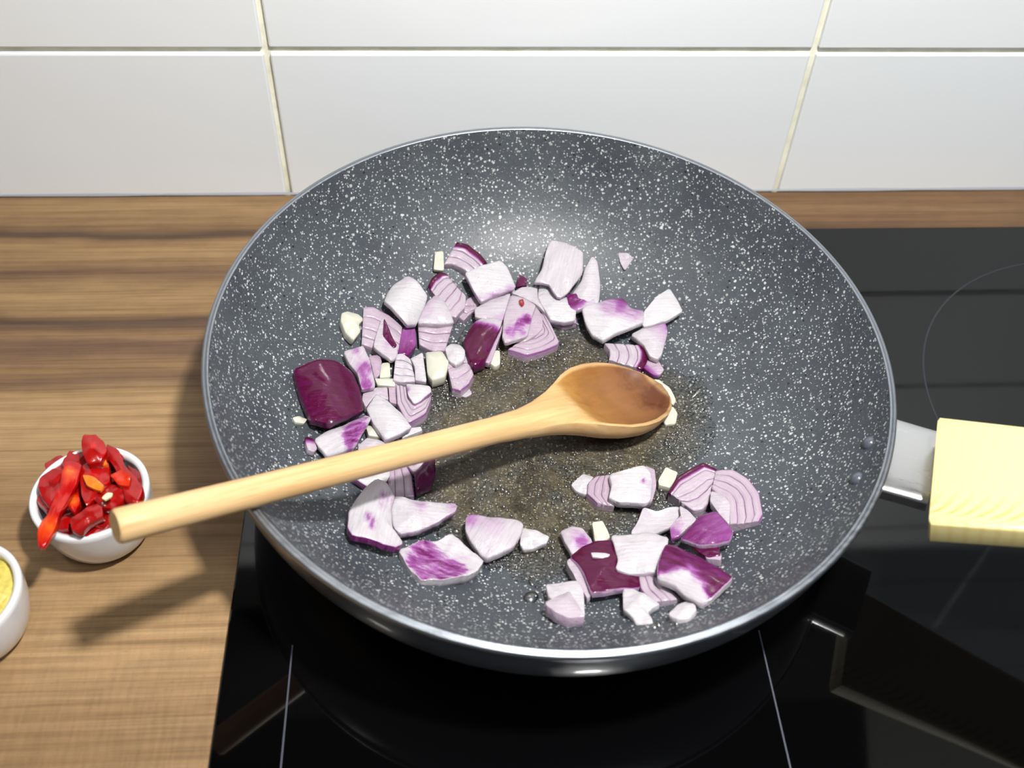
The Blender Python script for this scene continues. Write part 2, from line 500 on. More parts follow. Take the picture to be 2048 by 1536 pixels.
# rounded square zone printed under the wok
x0, x1, y0, y1 = -0.1130, 0.0845, -0.545, -0.303
strip('zone_line', [(x0, y1), (x0, y0)], 0.0006, M_mark, hob, MZ)
strip('zone_line', [(x1, y1), (x1, y0)], 0.0006, M_mark, hob, MZ)
c0 = (0.3122, -0.1837); R0 = 0.1116
strip('zone_ring', [(c0[0] + R0 * math.cos(a), c0[1] + R0 * math.sin(a)) for a in np.linspace(0, 2 * math.pi, 121)], 0.0010, M_mark2, hob, MZ)

# ------------------------------------------------------------ hood above the hob (seen only mirrored in the glass)
hood = empty('range_hood', (0.0, -0.24, 0.72))
tag(hood, 'dark range hood over the hob, seen only as a reflection', 'hood')
def hood_box(name, *a, **k):
    o = box(name, *a, **k); o.parent = hood; o.matrix_parent_inverse = Matrix.Translation((0, 0.24, -0.72)); return o
hp = [(-0.004, 0.505), (-0.115, 0.50), (-0.42, 0.715), (-0.425, 0.80), (-0.004, 0.80)]
V = [(x, y - (-0.24), z - 0.72) for x in (-0.45, 0.33) for (y, z) in hp]
Fa = [tuple(range(5)), tuple(range(9, 4, -1))] + [(k, k + 5, (k + 1) % 5 + 5, (k + 1) % 5) for k in range(5)]
mesh_obj('canopy', V, Fa, M_hood, hood, smooth=False)
for (lx, ly, lz) in (LAMP_A, LAMP_B):
    o = lathe('lamp', [(0.0005, 0.006), (0.026, 0.006), (0.030, 0.010), (0.030, 0.03)], M_lens, None, 32, c=(lx, ly, lz))
    o.parent = hood; o.matrix_parent_inverse = Matrix.Translation((0, 0.24, -0.72))

# ------------------------------------------------------------ the wok
PN = np.array([0.03063, -0.033835, 0.998958]); PN /= np.linalg.norm(PN)
RIMC = np.array([0, -0.1963, 0.075])
RH = 0.0688
PO = RIMC - PN * RH                        # centre of the base
ex = np.cross([0, 1, 0], PN); ex /= np.linalg.norm(ex); ey = np.cross(PN, ex)
PM = Matrix(((ex[0], ey[0], PN[0], PO[0]), (ex[1], ey[1], PN[1], PO[1]), (ex[2], ey[2], PN[2], PO[2]), (0, 0, 0, 1)))
BR, RI, T0 = 0.060, 0.1468, 0.0050
TMAX = math.radians(74)
HI = (RH - T0) / (1 - math.cos(TMAX))
def zin(r):
    if r <= BR: return T0
    s_ = min(1.0, (r - BR) / (RI - BR)) * math.sin(TMAX)
    th = math.asin(s_)
    return T0 + HI * (1 - math.cos(th))
def to_pan(P):
    d = P - PO
    return np.array([d @ ex, d @ ey, d @ PN])
def surf_hit(px, lift=0.0):
    d = ray(px); d = d / np.linalg.norm(d)
    lo, hi = 0.30, 0.75
    def g(t):
        q = to_pan(CC + d * t); r = math.hypot(q[0], q[1])
        return q[2] - zin(r) - lift
    ts = np.linspace(lo, hi, 300); prev = g(ts[0])
    for a, b in zip(ts[:-1], ts[1:]):
        gb = g(b)
        if gb < 0 <= prev:
            for _ in range(30):
                m = (a + b) / 2
                if g(m) > 0: a = m
                else: b = m
            return CC + d * a
        prev = gb
    return CC + d * hi
def surf_normal(P):
    q = to_pan(P); r = math.hypot(q[0], q[1])
    k = (zin(min(r + 0.001, RI)) - zin(max(r - 0.001, 0))) / 0.002 if r < RI - 0.001 else 1.5
    if r < 1e-6: return PN
    n = PN - k * (q[0] / r * ex + q[1] / r * ey)
    return n / np.linalg.norm(n)

wok = empty('wok', tuple(PO))
tag(wok, 'wide grey wok with white-speckled lining, silver rim and yellow handle', 'pan')
def inwok(o):
    o.parent = wok; o.matrix_parent_inverse = Matrix.Translation(tuple(-PO)); return o
prof = [(0.0002, T0)] + [(BR * k / 6, T0) for k in range(1, 7)]
for k in range(1, 41):
    r = BR + (RI - BR) * k / 40
    prof.append((r, zin(r)))
inwok(lathe('lining', prof, M_coat, None, 160, PM))
# silver rim, flat with a shallow groove
inwok(lathe('rim', [(RI - 0.0002, RH - 0.0012), (RI, RH - 0.0002), (RI + 0.0006, RH + 0.0003), (RI + 0.0014, RH + 0.0001), (RI + 0.0018, RH - 0.0003), (RI + 0.0022, RH + 0.0000), (RI + 0.0030, RH - 0.0003), (RI + 0.0034, RH - 0.0012), (RI + 0.0034, RH - 0.0026), (RI + 0.0028, RH - 0.0032)], M_rim, None, 200, PM))
# outer body: short upright skirt, then curving in to the base
op = [(RI + 0.0026, RH - 0.0028)]
for k in range(0, 41):
    a = k / 40 * math.pi / 2
    op.append((0.066 + (RI + 0.0024 - 0.066) * math.cos(a) ** 0.92, (RH - 0.004) * (1 - math.sin(a) ** 0.92)))
op += [(0.064, -0.0002), (0.0002, -0.0002)]
inwok(lathe('outer_body', op, M_body, None, 160, PM))
def in_pan_point(px, lift=0.0): return surf_hit(px, lift)

def dome(name, P, n, r, h, mat, parent=None, seg=20, squash=1.0, rings=5, ang=0.0, irr=0.0, seed=0):
    n = np.asarray(n, float); a = np.cross(n, [0.3, 0.9, 0.1]); a /= np.linalg.norm(a); b = np.cross(n, a)
    a, b = a * math.cos(ang) + b * math.sin(ang), b * math.cos(ang) - a * math.sin(ang)
    rnd = random.Random(seed); ph = [rnd.uniform(0, 6.28) for _ in range(3)]
    V = [P + n * h]; Fa = []
    for k in range(1, rings + 1):
        th = math.pi / 2 * k / rings
        for i in range(seg):
            f = 2 * math.pi * i / seg
            rr = r * (1 + irr * math.sin(2 * f + ph[0]) + irr * 0.6 * math.sin(3 * f + ph[1]) + irr * 0.4 * math.sin(5 * f + ph[2]))
            V.append(P + (a * math.cos(f) + b * math.sin(f) * squash) * rr * math.sin(th) + n * (h * math.cos(th) - 0.0002))
    for i in range(seg):
        Fa.append((0, 1 + i, 1 + (i + 1) % seg))
    for k in range(rings - 1):
        for i in range(seg):
            p_, q_ = 1 + k * seg + i, 1 + k * seg + (i + 1) % seg
            Fa.append((p_, p_ + seg, q_ + seg, q_))
    return mesh_obj(name, V, Fa, mat, parent)
for px in ((1737, 886), (1713, 957)):
    P = surf_hit(px); inwok(dome('rivet', P, surf_normal(P), 0.0032, 0.0024, M_rivet))

# handle: steel bracket and the yellow grip
A_ = at(1876, 832, 0.0765); B_ = at(1857, 1046, 0.0765)
wdir = (B_ - A_); gw = np.linalg.norm(wdir); wdir /= gw                # across the grip, towards the viewer
fwd = np.cross(UP, wdir); fwd /= np.linalg.norm(fwd)
if fwd[0] < 0: fwd = -fwd
slope = 0.30
fdir = fwd + UP * slope; fdir /= np.linalg.norm(fdir)
gup = np.cross(fdir, -wdir); gup /= np.linalg.norm(gup)
if gup[2] < 0: gup = -gup
gc = (A_ + B_) / 2
def loft(name, stations, mat, base, fd, wd, ud, seg=48, cap=True, shear=0.0):
    """stations: (distance, half width, half height, drop of the axis, exponent)"""
    V = []; Fa = []
    for (s_, hw, hh, dz, e_) in stations:
        for i in range(seg):
            a = 2 * math.pi * i / seg
            cx, cy = math.cos(a), math.sin(a)
            V.append((s_ + (shear * (math.copysign(abs(cy) ** e_, cy) - 1) if s_ < 0.01 else 0), -hw * math.copysign(abs(cx) ** e_, cx), dz + hh * math.copysign(abs(cy) ** e_, cy)))
    for k in range(len(stations) - 1):
        for i in range(seg):
            a, b = k * seg + i, k * seg + (i + 1) % seg
            Fa.append((a, b, b + seg, a + seg))
    if cap:
        Fa.append(tuple(range(seg))[::-1]); Fa.append(tuple((len(stations) - 1) * seg + i for i in range(seg)))
    o = mesh_obj(name, V, Fa, mat, sharp=50)
    mw = Matrix(((fd[0], -wd[0], ud[0], base[0]), (fd[1], -wd[1], ud[1], base[1]), (fd[2], -wd[2], ud[2], base[2]), (0, 0, 0, 1)))
    o.matrix_world = mw
    return o
HH = 0.0062
st = [(0.0, gw / 2 - 0.0012, HH - 0.0005, -HH, 0.13), (0.0008, gw / 2, HH, -HH, 0.13), (0.03, gw / 2 - 0.0015, HH * 1.03, -HH, 0.2), (0.07, gw / 2 - 0.004, HH * 1.1, -HH, 0.36),
      (0.11, gw / 2 - 0.005, HH * 0.95, -HH, 0.5), (0.15, gw / 2 - 0.004, HH * 0.95, -HH, 0.55), (0.165, gw / 2 - 0.008, HH * 0.8, -HH, 0.6), (0.170, gw / 2 - 0.014, HH * 0.4, -HH, 0.6)]
grip = loft('grip', st, M_grip, gc, fdir, wdir, gup, shear=0.0)
grip.parent = wok; grip.matrix_parent_inverse = Matrix.Translation(tuple(-PO))
# bracket plate
b0a, b0b, b1a, b1b = at(1786, 832, 0.060), at(1750, 972, 0.060), at(1882, 861, 0.0625), at(1869, 1004, 0.0625)
bc0, bc1 = (b0a + b0b) / 2, (b1a + b1b) / 2
bfd = bc1 - bc0; blen = np.linalg.norm(bfd); bfd /= blen
bwd = (b0b - b0a); bw = np.linalg.norm(bwd) / 2; bwd = bwd - bfd * (bwd @ bfd); bwd /= np.linalg.norm(bwd)
bup = np.cross(bfd, -bwd); bup = bup if bup[2] > 0 else -bup
bst = [(0.0, bw * 1.02, 0.0042, -0.0042, 0.35), (blen * 0.5, bw, 0.0042, -0.0042, 0.35), (blen, bw * 0.99, 0.0042, -0.0042, 0.35)]
brk = loft('handle_bracket', bst, M_steel, bc0, bfd, bwd, bup)
brk.parent = wok; brk.matrix_parent_inverse = Matrix.Translation(tuple(-PO))

# ------------------------------------------------------------ wooden spoon
E_px, T_px = (233, 1046), (1338, 800)
P1 = on_plane((485, 989), RIMC + PN * 0.0066, PN)
P2 = at(1010, 855, 0.044)
ax = (P1 - P2) / np.linalg.norm(P1 - P2)
def axis_at_x(xpx):
    best = None
    for t_ in np.linspace(-0.2, 0.3, 5001):
        q = P2 + ax * t_; d = q - CC
        x = 1024 + F * (d @ CR) / (d @ CW)
        if best is None or abs(x - xpx) < best[0]: best = (abs(x - xpx), t_)
    return P2 + ax * best[1]
EP = axis_at_x(230); TP = axis_at_x(1321)
SL = np.linalg.norm(EP - TP)
side = np.cross(UP, ax); side /= np.linalg.norm(side)
roll = math.radians(4)
su = np.cross(ax, side); su = su if su[2] > 0 else -su
side, su = side * math.cos(roll) + su * math.sin(roll), su * math.cos(roll) - side * math.sin(roll)
# local frame: x from tip to end, y = side, z = su
hwk = [(0.0, 0.0005), (0.0015, 0.0070), (0.004, 0.0112), (0.009, 0.0168), (0.016, 0.0213), (0.025, 0.0243), (0.034, 0.0250), (0.043, 0.0238), (0.052, 0.0203), (0.060, 0.0158), (0.068, 0.0120), (0.078, 0.0090), (0.090, 0.0070), (0.105, 0.0060), (0.15, 0.0057), (0.22, 0.0059), (SL - 0.0012, 0.0063), (SL, 0.0056)]
def interp(tab, x):
    return float(np.interp(x, [a for a, _ in tab], [b for _, b in tab]))
hw_s = [0.0, 0.0012, 0.003, 0.005] + list(np.linspace(0.008, 0.11, 42)) + list(np.linspace(0.12, SL - 0.0012, 14)) + [SL]
thick = [(0, 0.0014), (0.01, 0.0074), (0.03, 0.0122), (0.05, 0.0118), (0.07, 0.0090), (0.09, 0.0063), (0.11, 0.0057), (SL - 0.0012, 0.0063), (SL, 0.0056)]
depth = [(0, 0.0), (0.003, 0.0010), (0.010, 0.0056), (0.028, 0.0096), (0.044, 0.0082), (0.054, 0.0036), (0.059, 0.0008), (0.064, 0.0), (1, 0)]
rimz = [(0, 0.001), (0.02, 0.003), (0.05, 0.0040), (0.075, 0.0035), (0.10, 0.0), (1, 0.0)]
V = []; Fa = []; stain = []
seg = 64
for s_ in hw_s:
    hw, th, dp, rz = interp(hwk, s_), interp(thick, s_), interp(depth, s_), interp(rimz, s_)
    kk = min(1, max(0, (s_ - 0.060) / 0.045)); kk = kk * kk * (3 - 2 * kk)       # 0 in the bowl, 1 on the round handle
    for i in range(seg):
        a = 2 * math.pi * i / seg
        c_, sn = math.cos(a), math.sin(a)
        if sn >= 0:
            zb = rz + 0.0006 - dp * max(0.0, 1 - (abs(c_) / 0.93) ** 3.0) + 0.0006 * abs(sn)
        else:
            zb = rz - (th * 1.35) * abs(sn) ** 0.9
        zh = hw * sn if kk > 0 else 0
        z = zb * (1 - kk) + zh * kk
        V.append((s_, hw * c_, z))
        ins = (1.0 if s_ < 0.056 else max(0.0, 1 - (s_ - 0.056) / 0.006)) if (sn >= -0.05 and abs(c_) < 0.90 and s_ > 0.003) else 0.0
        stain.append(ins if sn > 0 else max(0.0, 1 - s_ / 0.02))
for k in range(len(hw_s) - 1):
    for i in range(seg):
        a, b = k * seg + i, k * seg + (i + 1) % seg
        Fa.append((a, b, b + seg, a + seg))
Fa.append(tuple(range(seg))[::-1]); Fa.append(tuple((len(hw_s) - 1) * seg + i for i in range(seg)))
spoon = mesh_obj('wooden_spoon', V, Fa, M_spoon, sharp=50)
a_ = spoon.data.color_attributes.new('tint', 'FLOAT_COLOR', 'POINT')
for i, q_ in enumerate(stain): a_.data[i].color = (q_, q_, q_, 1)
spoon.matrix_world = Matrix(((ax[0], side[0], su[0], TP[0]), (ax[1], side[1], su[1], TP[1]), (ax[2], side[2], su[2], TP[2]), (0, 0, 0, 1)))
tag(spoon, 'long wooden spoon with brown-stained bowl resting across the wok rim', 'spoon')

# ------------------------------------------------------------ food pieces
CROPS = {'A': (660, 460, 5.12), 'B': (980, 460, 4.6545), 'C': (560, 640, 5.12), 'D': (580, 830, 5.12), 'E': (760, 900, 4.876),
         'F': (1040, 900, 3.938), 'G': (960, 690, 4.6545), 'H': (0, 840, 3.2)}
def K(c, pts):
    x0, y0, s_ = CROPS[c]
    return [(x0 + x / s_, y0 + y / s_) for x, y in pts]
def chaikin(P, q=0.16, it=2):
    for _ in range(it):
        R = []
        for i in range(len(P)):
            a, b = np.array(P[i]), np.array(P[(i + 1) % len(P)])
            R += [a * (1 - q) + b * q, a * q + b * (1 - q)]
        P = R
    return [tuple(p) for p in P]
def resample(P, n, closed=True):
    P = [np.array(p, float) for p in P]
    if closed: P = P + [P[0]]
    d = [0.0]
    for a, b in zip(P[:-1], P[1:]): d.append(d[-1] + np.linalg.norm(b - a))
    out = []
    m = n if closed else n - 1
    for i in range(n):
        t_ = d[-1] * i / m
        k = int(np.searchsorted(d, t_, side='right')) - 1
        k = min(max(k, 0), len(P) - 2)
        f = (t_ - d[k]) / max(1e-9, d[k + 1] - d[k])
        out.append(P[k] * (1 - f) + P[k + 1] * f)
    return out
def tint_at(spec, x, y):
    if spec is None: return 0.0
    if isinstance(spec, (int, float)): return float(spec)
    if spec[0] == 'g':
        (x0, y0), (x1, y1), t0, t1 = spec[1:5]
        f = ((x - x0) * (x1 - x0) + (y - y0) * (y1 - y0)) / ((x1 - x0) ** 2 + (y1 - y0) ** 2)
        f = min(1, max(0, f))
        return t0 + (t1 - t0) * f
    if spec[0] == 'b':
        v = spec[1]
        for (bx, by, r, t_) in spec[2]:
            d = math.hypot(x - bx, y - by) / r
            if d < 1: v = v + (t_ - v) * min(1.0, (1 - d) * 1.7)
        return v
    return 0.0

def build_mesh(name, V, Fa, tints, uvs, mat, parent=None):
    o = mesh_obj(name, V, Fa, mat, parent, sharp=48)
    me = o.data
    a = me.color_attributes.new('tint', 'FLOAT_COLOR', 'POINT')
    for i, t_ in enumerate(tints): a.data[i].color = (t_[0], t_[1], t_[2], 1)
    ul = me.uv_layers.new(name='UVMap')
    for lp in me.loops: ul.data[lp.index].uv = uvs[lp.vertex_index]
    return o

def frame_for(cpx, lift, tilt, plane):
    if plane == 'pan':
        P = surf_hit(cpx, lift); n = surf_normal(P)
        n = n * 0.6 + PN * 0.4
    else:
        P = at(cpx[0], cpx[1], plane + lift); n = UP.copy()
    # tilt: (right, away) lean of the top face normal
    n = n + CR * tilt[0] + np.array([0, 1, 0]) * tilt[1]
    n /= np.linalg.norm(n)
    a = np.cross([0, 1, 0], n); a /= np.linalg.norm(a); b = np.cross(n, a)
    return P, n, a, b

def petal(crop, pts, label, lift=4, thick=3, bulge=1.5, ang=0, fib=0, tilt=(0, 0), tint=0.0, flesh=0.2, rag=0.0, side_t=None, mat=None, name='onion_piece', cat='onion', group='chopped red onion in the wok', plane='pan', seed=0, parent=None, nb=44, cyl=0.5, q=0.06, rough=0.35):
    P2d = K(crop, pts) if crop else pts
    P2d = chaikin(P2d, q, 2)
    B = resample(P2d, nb)
    c = sum(B) / len(B)
    C0, n, a, b = frame_for(tuple(c), lift / 1000, tilt, plane)
    rnd = random.Random(seed * 77 + int(c[0]) * 13 + int(c[1]))
    ph = [rnd.uniform(0, 6.28) for _ in range(6)]
    sc = [(0.0, 1), (0.3, nb), (0.55, nb), (0.75, nb), (0.90, nb), (0.975, nb), (1.0, nb)]
    loc = []; px = []
    def uv3(p):
        Q = on_plane(p, C0, n) - C0
        return np.array([Q @ a, Q @ b])
    Bl = [uv3(p) for p in B]; cl = uv3(c)
    R_ = max(np.linalg.norm(q_ - cl) for q_ in Bl)
    ca, sa = math.cos(math.radians(ang)), math.sin(math.radians(ang))
    qm = max(abs(-(q_ - cl)[0] * sa + (q_ - cl)[1] * ca) for q_ in Bl)
    fa, fs = math.cos(math.radians(fib)), math.sin(math.radians(fib))
    V = []; T = []; UVs = []
    def add(l2, h, p, tt=None):
        V.append(C0 + a * l2[0] + b * l2[1] + n * h)
        T.append((tint_at(spec, p[0], p[1]) if tt is None else tt, flesh, rag))
        UVs.append(((l2[0] * fa + l2[1] * fs) * 100 + seed * 3.7, (-l2[0] * fs + l2[1] * fa) * 100 + seed))
    spec = tint
    if isinstance(tint, tuple) and tint[0] == 'g' and crop:
        g0, g1 = K(crop, [tint[1], tint[2]]); spec = ('g', g0, g1, tint[3], tint[4])
    if isinstance(tint, tuple) and tint[0] == 'b' and crop:
        s_ = CROPS[crop][2]
        spec = ('b', tint[1], [K(crop, [(q_[0], q_[1])])[0] + (q_[2] / s_, q_[3]) for q_ in tint[2]])
    def hgt(l2, s_):
        d = l2 - cl
        w = (-d[0] * sa + d[1] * ca) / max(qm, 1e-6)
        h = bulge / 1000 * (cyl * (1 - w * w) + (1 - cyl) * (1 - s_ * s_))
        h += rough / 1000 * (math.sin(d[0] * 420 + ph[0]) * math.sin(d[1] * 380 + ph[1]) + 0.5 * math.sin(d[0] * 900 + ph[2]) * math.sin(d[1] * 800 + ph[3]))
        return h
    bev = min(0.00025, thick / 6000)
    for (s_, cnt) in sc:
        for i in range(cnt):
            l2 = cl + (Bl[i] - cl) * s_; p = c + (B[i] - c) * s_
            h = hgt(l2, s_)
            if s_ == 1.0: h -= bev
            add(l2, h, p)
            if s_ == 1.0 and side_t is not None: T[-1] = (side_t, flesh, 0)
    # side mid, bottom edge
    for (s_, dz) in ((1.0, 0.5), (0.985, 0.92), (0.94, 1.0)):
        for i in range(nb):
            l2 = cl + (Bl[i] - cl) * s_; p = B[i]
            h = hgt(cl + (Bl[i] - cl), 1.0) - thick / 1000 * dz
            add(l2, h, p, side_t)
    l2 = cl; add(l2, hgt(cl, 1.0 if bulge < 0 else 0.3) - thick / 1000, c)
    Fa = []
    for i in range(nb): Fa.append((0, 1 + i, 1 + (i + 1) % nb))
    nr = 9
    for k in range(nr - 1):
        for i in range(nb):
            p_, q_ = 1 + k * nb + i, 1 + k * nb + (i + 1) % nb
            Fa.append((p_, p_ + nb, q_ + nb, q_))
    last = len(V) - 1
    for i in range(nb): Fa.append((last, 1 + (nr - 1) * nb + (i + 1) % nb, 1 + (nr - 1) * nb + i))
    # orientation
    nv = np.cross(V[1] - V[0], V[2] - V[0])
    if nv @ n < 0: Fa = [f[::-1] for f in Fa]
    V = [v_ - C0 for v_ in V]
    o = build_mesh(name, V, Fa, T, UVs, mat or M_onion, parent)
    o.location = tuple(C0)
    if parent is None: tag(o, label, cat, group)
    return o

def stack(crop, outer, inner, label, n=4, lift=6, thick=6, tilt=(0, 0), flesh=0.6, outer_t=0.4, side_t=0.15, arch=0.8, plane='pan', seed=0, group='chopped red onion in the wok', core=None):
    """a layered chunk cut across the rings: every ring is a part"""
    O = resample(K(crop, outer), 21, False); I = resample(K(crop, inner), 21, False)
    allp = O + I; c = sum(allp) / len(allp)
    C0, nn, a, b = frame_for(tuple(c), lift / 1000, tilt, plane)
    root = empty('onion_piece', tuple(C0)); tag(root, label, 'onion', group)
    rnd = random.Random(seed + int(c[0]))
    cuts = [0.0]
    for k in range(n): cuts.append(cuts[-1] + rnd.uniform(0.8, 1.25))
    cuts = [q_ / cuts[-1] for q_ in cuts]
    def uv3(p):
        Q = on_plane(p, C0, nn) - C0
        return np.array([Q @ a, Q @ b])
    for k in range(n):
        f0, f1 = cuts[k], cuts[k + 1]
        g = 0.0
        vs = [0.0, 0.07, 0.16, 0.5, 0.86, 0.96, 1.0]
        dzs = [-0.9, -0.25, 0.0, arch * 0.4, 0.0, -0.3, -0.9]
        V = []; T = []; UVs = []
        off = rnd.uniform(-0.5, 0.4) * 0.6
        nu = 21
        tilt_e = [rnd.uniform(-0.02, 0.02) for _ in range(2)]
        for j, (v, dz) in enumerate(zip(vs, dzs)):
            f = f0 + (f1 - f0) * v
            for i in range(nu):
                s_ = i / (nu - 1)
                p = O[i] * (1 - f) + I[i] * f
                l2 = uv3(p)
                e_ = -0.35 if i in (0, nu - 1) else 0.0
                V.append(C0 + a * l2[0] + b * l2[1] + nn * (dz * 0.55 + off + e_ + 0.25 * math.sin(s_ * 9 + k)) / 1000)
                t_ = 0.0
                if j == 0: t_ = max(0.5, outer_t) if k == 0 else 0.42
                elif j == 1: t_ = outer_t if k == 0 else 0.16
                elif j == 2: t_ = outer_t * 0.55 if k == 0 else 0.0
                elif j >= 5: t_ = 0.2
                if k == 0 and outer_t > 0.8 and j <= 3: t_ = 1.0
                T.append((t_, flesh, 0.1))
                UVs.append((s_ * 3 + k, v * 0.5 + k))
        top_n = len(V)
        ring = list(range(0, nu)) + [j * nu + nu - 1 for j in range(1, len(vs))] + [(len(vs) - 1) * nu + i for i in range(nu - 2, -1, -1)] + [j * nu for j in range(len(vs) - 2, 0, -1)]
        for dz in (0.5, 1.0):
            for q_ in ring:
                V.append(V[q_] - nn * thick / 1000 * dz)
                kk = q_ < nu
                T.append(((outer_t if outer_t > 0.8 else outer_t * 0.5) if (kk and k == 0) else side_t * 0.6, flesh, 0.1)); UVs.append((UVs[q_][0], UVs[q_][1] + dz))
        Fa = []
        for j in range(len(vs) - 1):
            for i in range(nu - 1):
                q_ = j * nu + i
                Fa.append((q_, q_ + 1, q_ + nu + 1, q_ + nu))
        m = len(ring)
        for i in range(m):
            i2 = (i + 1) % m
            Fa.append((ring[i], top_n + i, top_n + i2, ring[i2]))
            Fa.append((top_n + i, top_n + m + i, top_n + m + i2, top_n + i2))
        Fa.append(tuple(top_n + m + i for i in range(m)))
        nv = np.cross(V[1] - V[0], V[nu] - V[0])
        if nv @ nn < 0: Fa = [f[::-1] for f in Fa]
        V = [v_ - C0 for v_ in V]
        build_mesh('layer', V, Fa, T, UVs, M_onion, root)
    return root


GAR = 'chopped garlic in the wok'
def garlic(crop, pts, label, lift=4, thick=3, bulge=0.8, **k):
    return petal(crop, pts, label, lift=lift, thick=thick, bulge=bulge, mat=M_garlic, name='garlic_piece', cat='garlic', group=GAR, nb=28, **k)

# --- upper left cluster (crop A)
garlic('A', [(1075, 225), (1160, 215), (1170, 415), (1060, 405)], 'small upright cream garlic chip, highest garlic bit of the upper cluster', lift=4)
stack('A', [(1300, 118), (1420, 150), (1530, 235), (1612, 335)], [(1172, 348), (1260, 345), (1340, 385), (1450, 450)], 'layered onion chunk with dark purple top edge, topmost in the wok', n=3, lift=6, thick=6, outer_t=1.0, flesh=0.7)
stack('A', [(1005, 572), (1045, 485), (1110, 435), (1185, 442)], [(1232, 878), (1290, 895), (1385, 790), (1395, 680)], 'slanting stack of five lilac onion rings beside the white square', n=5, lift=7, thick=6, outer_t=1.0, flesh=0.7)
stack('A', [(1400, 700), (1490, 660), (1560, 730)], [(1310, 880), (1370, 925), (1450, 850)], 'small lilac onion layers tucked under the white square', n=3, lift=3.5, thick=3.5, outer_t=0.5, flesh=0.9)
petal('A', [(1375, 440), (1540, 370), (1745, 308), (1810, 370), (1908, 600), (1700, 672), (1545, 745), (1450, 590)], 'bright white square onion piece with pink rim near the top', lift=11, thick=3.5, bulge=1.5, ang=-15, tilt=(0.05, -0.1), tint=('b', 0.0, [(1700, 720, 130, 0.42), (1850, 640, 110, 0.35), (1560, 740, 120, 0.25)]), side_t=0.3, flesh=0.05)
petal('A', [(790, 485), (880, 560), (995, 700), (965, 800), (890, 960), (780, 988), (690, 905), (548, 742), (590, 640), (650, 560)], 'large plain white curved onion piece at the upper left', lift=10, thick=3.5, bulge=4.5, ang=60, cyl=0.8, tint=('g', (790, 485), (760, 640), 0.24, 0.0), flesh=0.0, side_t=0.15)
garlic('A', [(110, 865), (180, 835), (290, 868), (345, 915), (290, 980), (310, 1050), (240, 1135), (160, 1065), (105, 950)], 'rounded cream garlic slice at the left end of the cluster', lift=6, thick=5, bulge=2.5)
stack('A', [(345, 785), (450, 785), (600, 860), (742, 985)], [(325, 1165), (430, 1200), (560, 1250), (690, 1290)], 'wide lilac onion stack with wavy rings beside the cream slice', n=4, lift=6, thick=6, outer_t=0.3, flesh=0.85)
petal('A', [(530, 900), (560, 890), (600, 980), (690, 1200), (685, 1300), (630, 1345), (560, 1290), (440, 1200), (470, 1080)], 'pinkish onion wedge standing on the wavy lilac stack', lift=9, thick=3, bulge=1.0, flesh=0.5, tint=('b', 0.0, [(590, 1180, 70, 0.3)]))
petal('A', [(553, 893), (590, 980), (650, 1120), (690, 1190), (650, 1205), (540, 1085)], 'narrow dark purple onion sliver on the pinkish wedge', lift=10.2, thick=1.2, bulge=0.3, tint=0.95, nb=28)
petal('A', [(750, 1000), (870, 985), (885, 1190), (800, 1290), (690, 1265), (720, 1080)], 'solid violet onion chunk below the large white curved piece', lift=5.5, thick=5, bulge=1.5, tint=('g', (760, 1000), (790, 1290), 0.45, 0.78), flesh=0.8, fib=90, side_t=0.7)
petal('A', [(1080, 660), (1170, 725), (1275, 960), (1110, 975), (902, 968), (905, 870), (1000, 740)], 'white-topped onion block in the upper cluster centre left', lift=9, thick=4, bulge=2.5, ang=20, flesh=0.35, tint=('b', 0.0, [(960, 830, 150, 0.2), (1060, 700, 90, 0.22)]), side_t=0.1, seed=2)
stack('A', [(902, 968), (1080, 972), (1262, 962)], [(915, 1175), (1060, 1245), (1175, 1235)], 'lilac layered front face under the white-topped block', n=3, lift=6, thick=5, tilt=(0, -0.15), outer_t=0.25, flesh=0.9)
petal('A', [(1905, 580), (1940, 450), (2020, 495), (2012, 575)], 'tiny dark purple onion scrap behind the pale centre pieces', lift=4.5, thick=2, bulge=0.4, tint=0.95, nb=24)
petal('A', [(1478, 812), (1640, 705), (1848, 645), (1835, 780), (1775, 925), (1700, 935), (1560, 915), (1485, 890)], 'smooth pale pink onion sheet in the middle of the upper cluster', lift=7.5, thick=3, bulge=1.2, flesh=0.45, tint=('g', (1620, 880), (1640, 935), 0.0, 0.3), seed=3)
petal('A', [(1485, 930), (1560, 905), (1770, 925), (1745, 1010), (1585, 1350), (1480, 1395), (1430, 1370), (1363, 1150), (1400, 1060)], 'upright deep purple onion block with pale pink top edge', lift=9, thick=7, bulge=2.0, ang=60, tint=('g', (1600, 940), (1575, 1010), 0.0, 1.0), flesh=0.5, side_t=0.9, rag=0.25, fib=60)
petal('A', [(1760, 935), (1790, 960), (1640, 1370), (1585, 1352), (1735, 1020)], 'thin pink cut edge beside the upright purple block', lift=7, thick=4, bulge=0.4, flesh=0.8, tint=0.2, nb=28)
garlic('A', [(1640, 1240), (1738, 1236), (1745, 1370), (1690, 1395), (1602, 1350)], 'small white garlic cube in the juice near the spoon bowl', lift=5, thick=4)

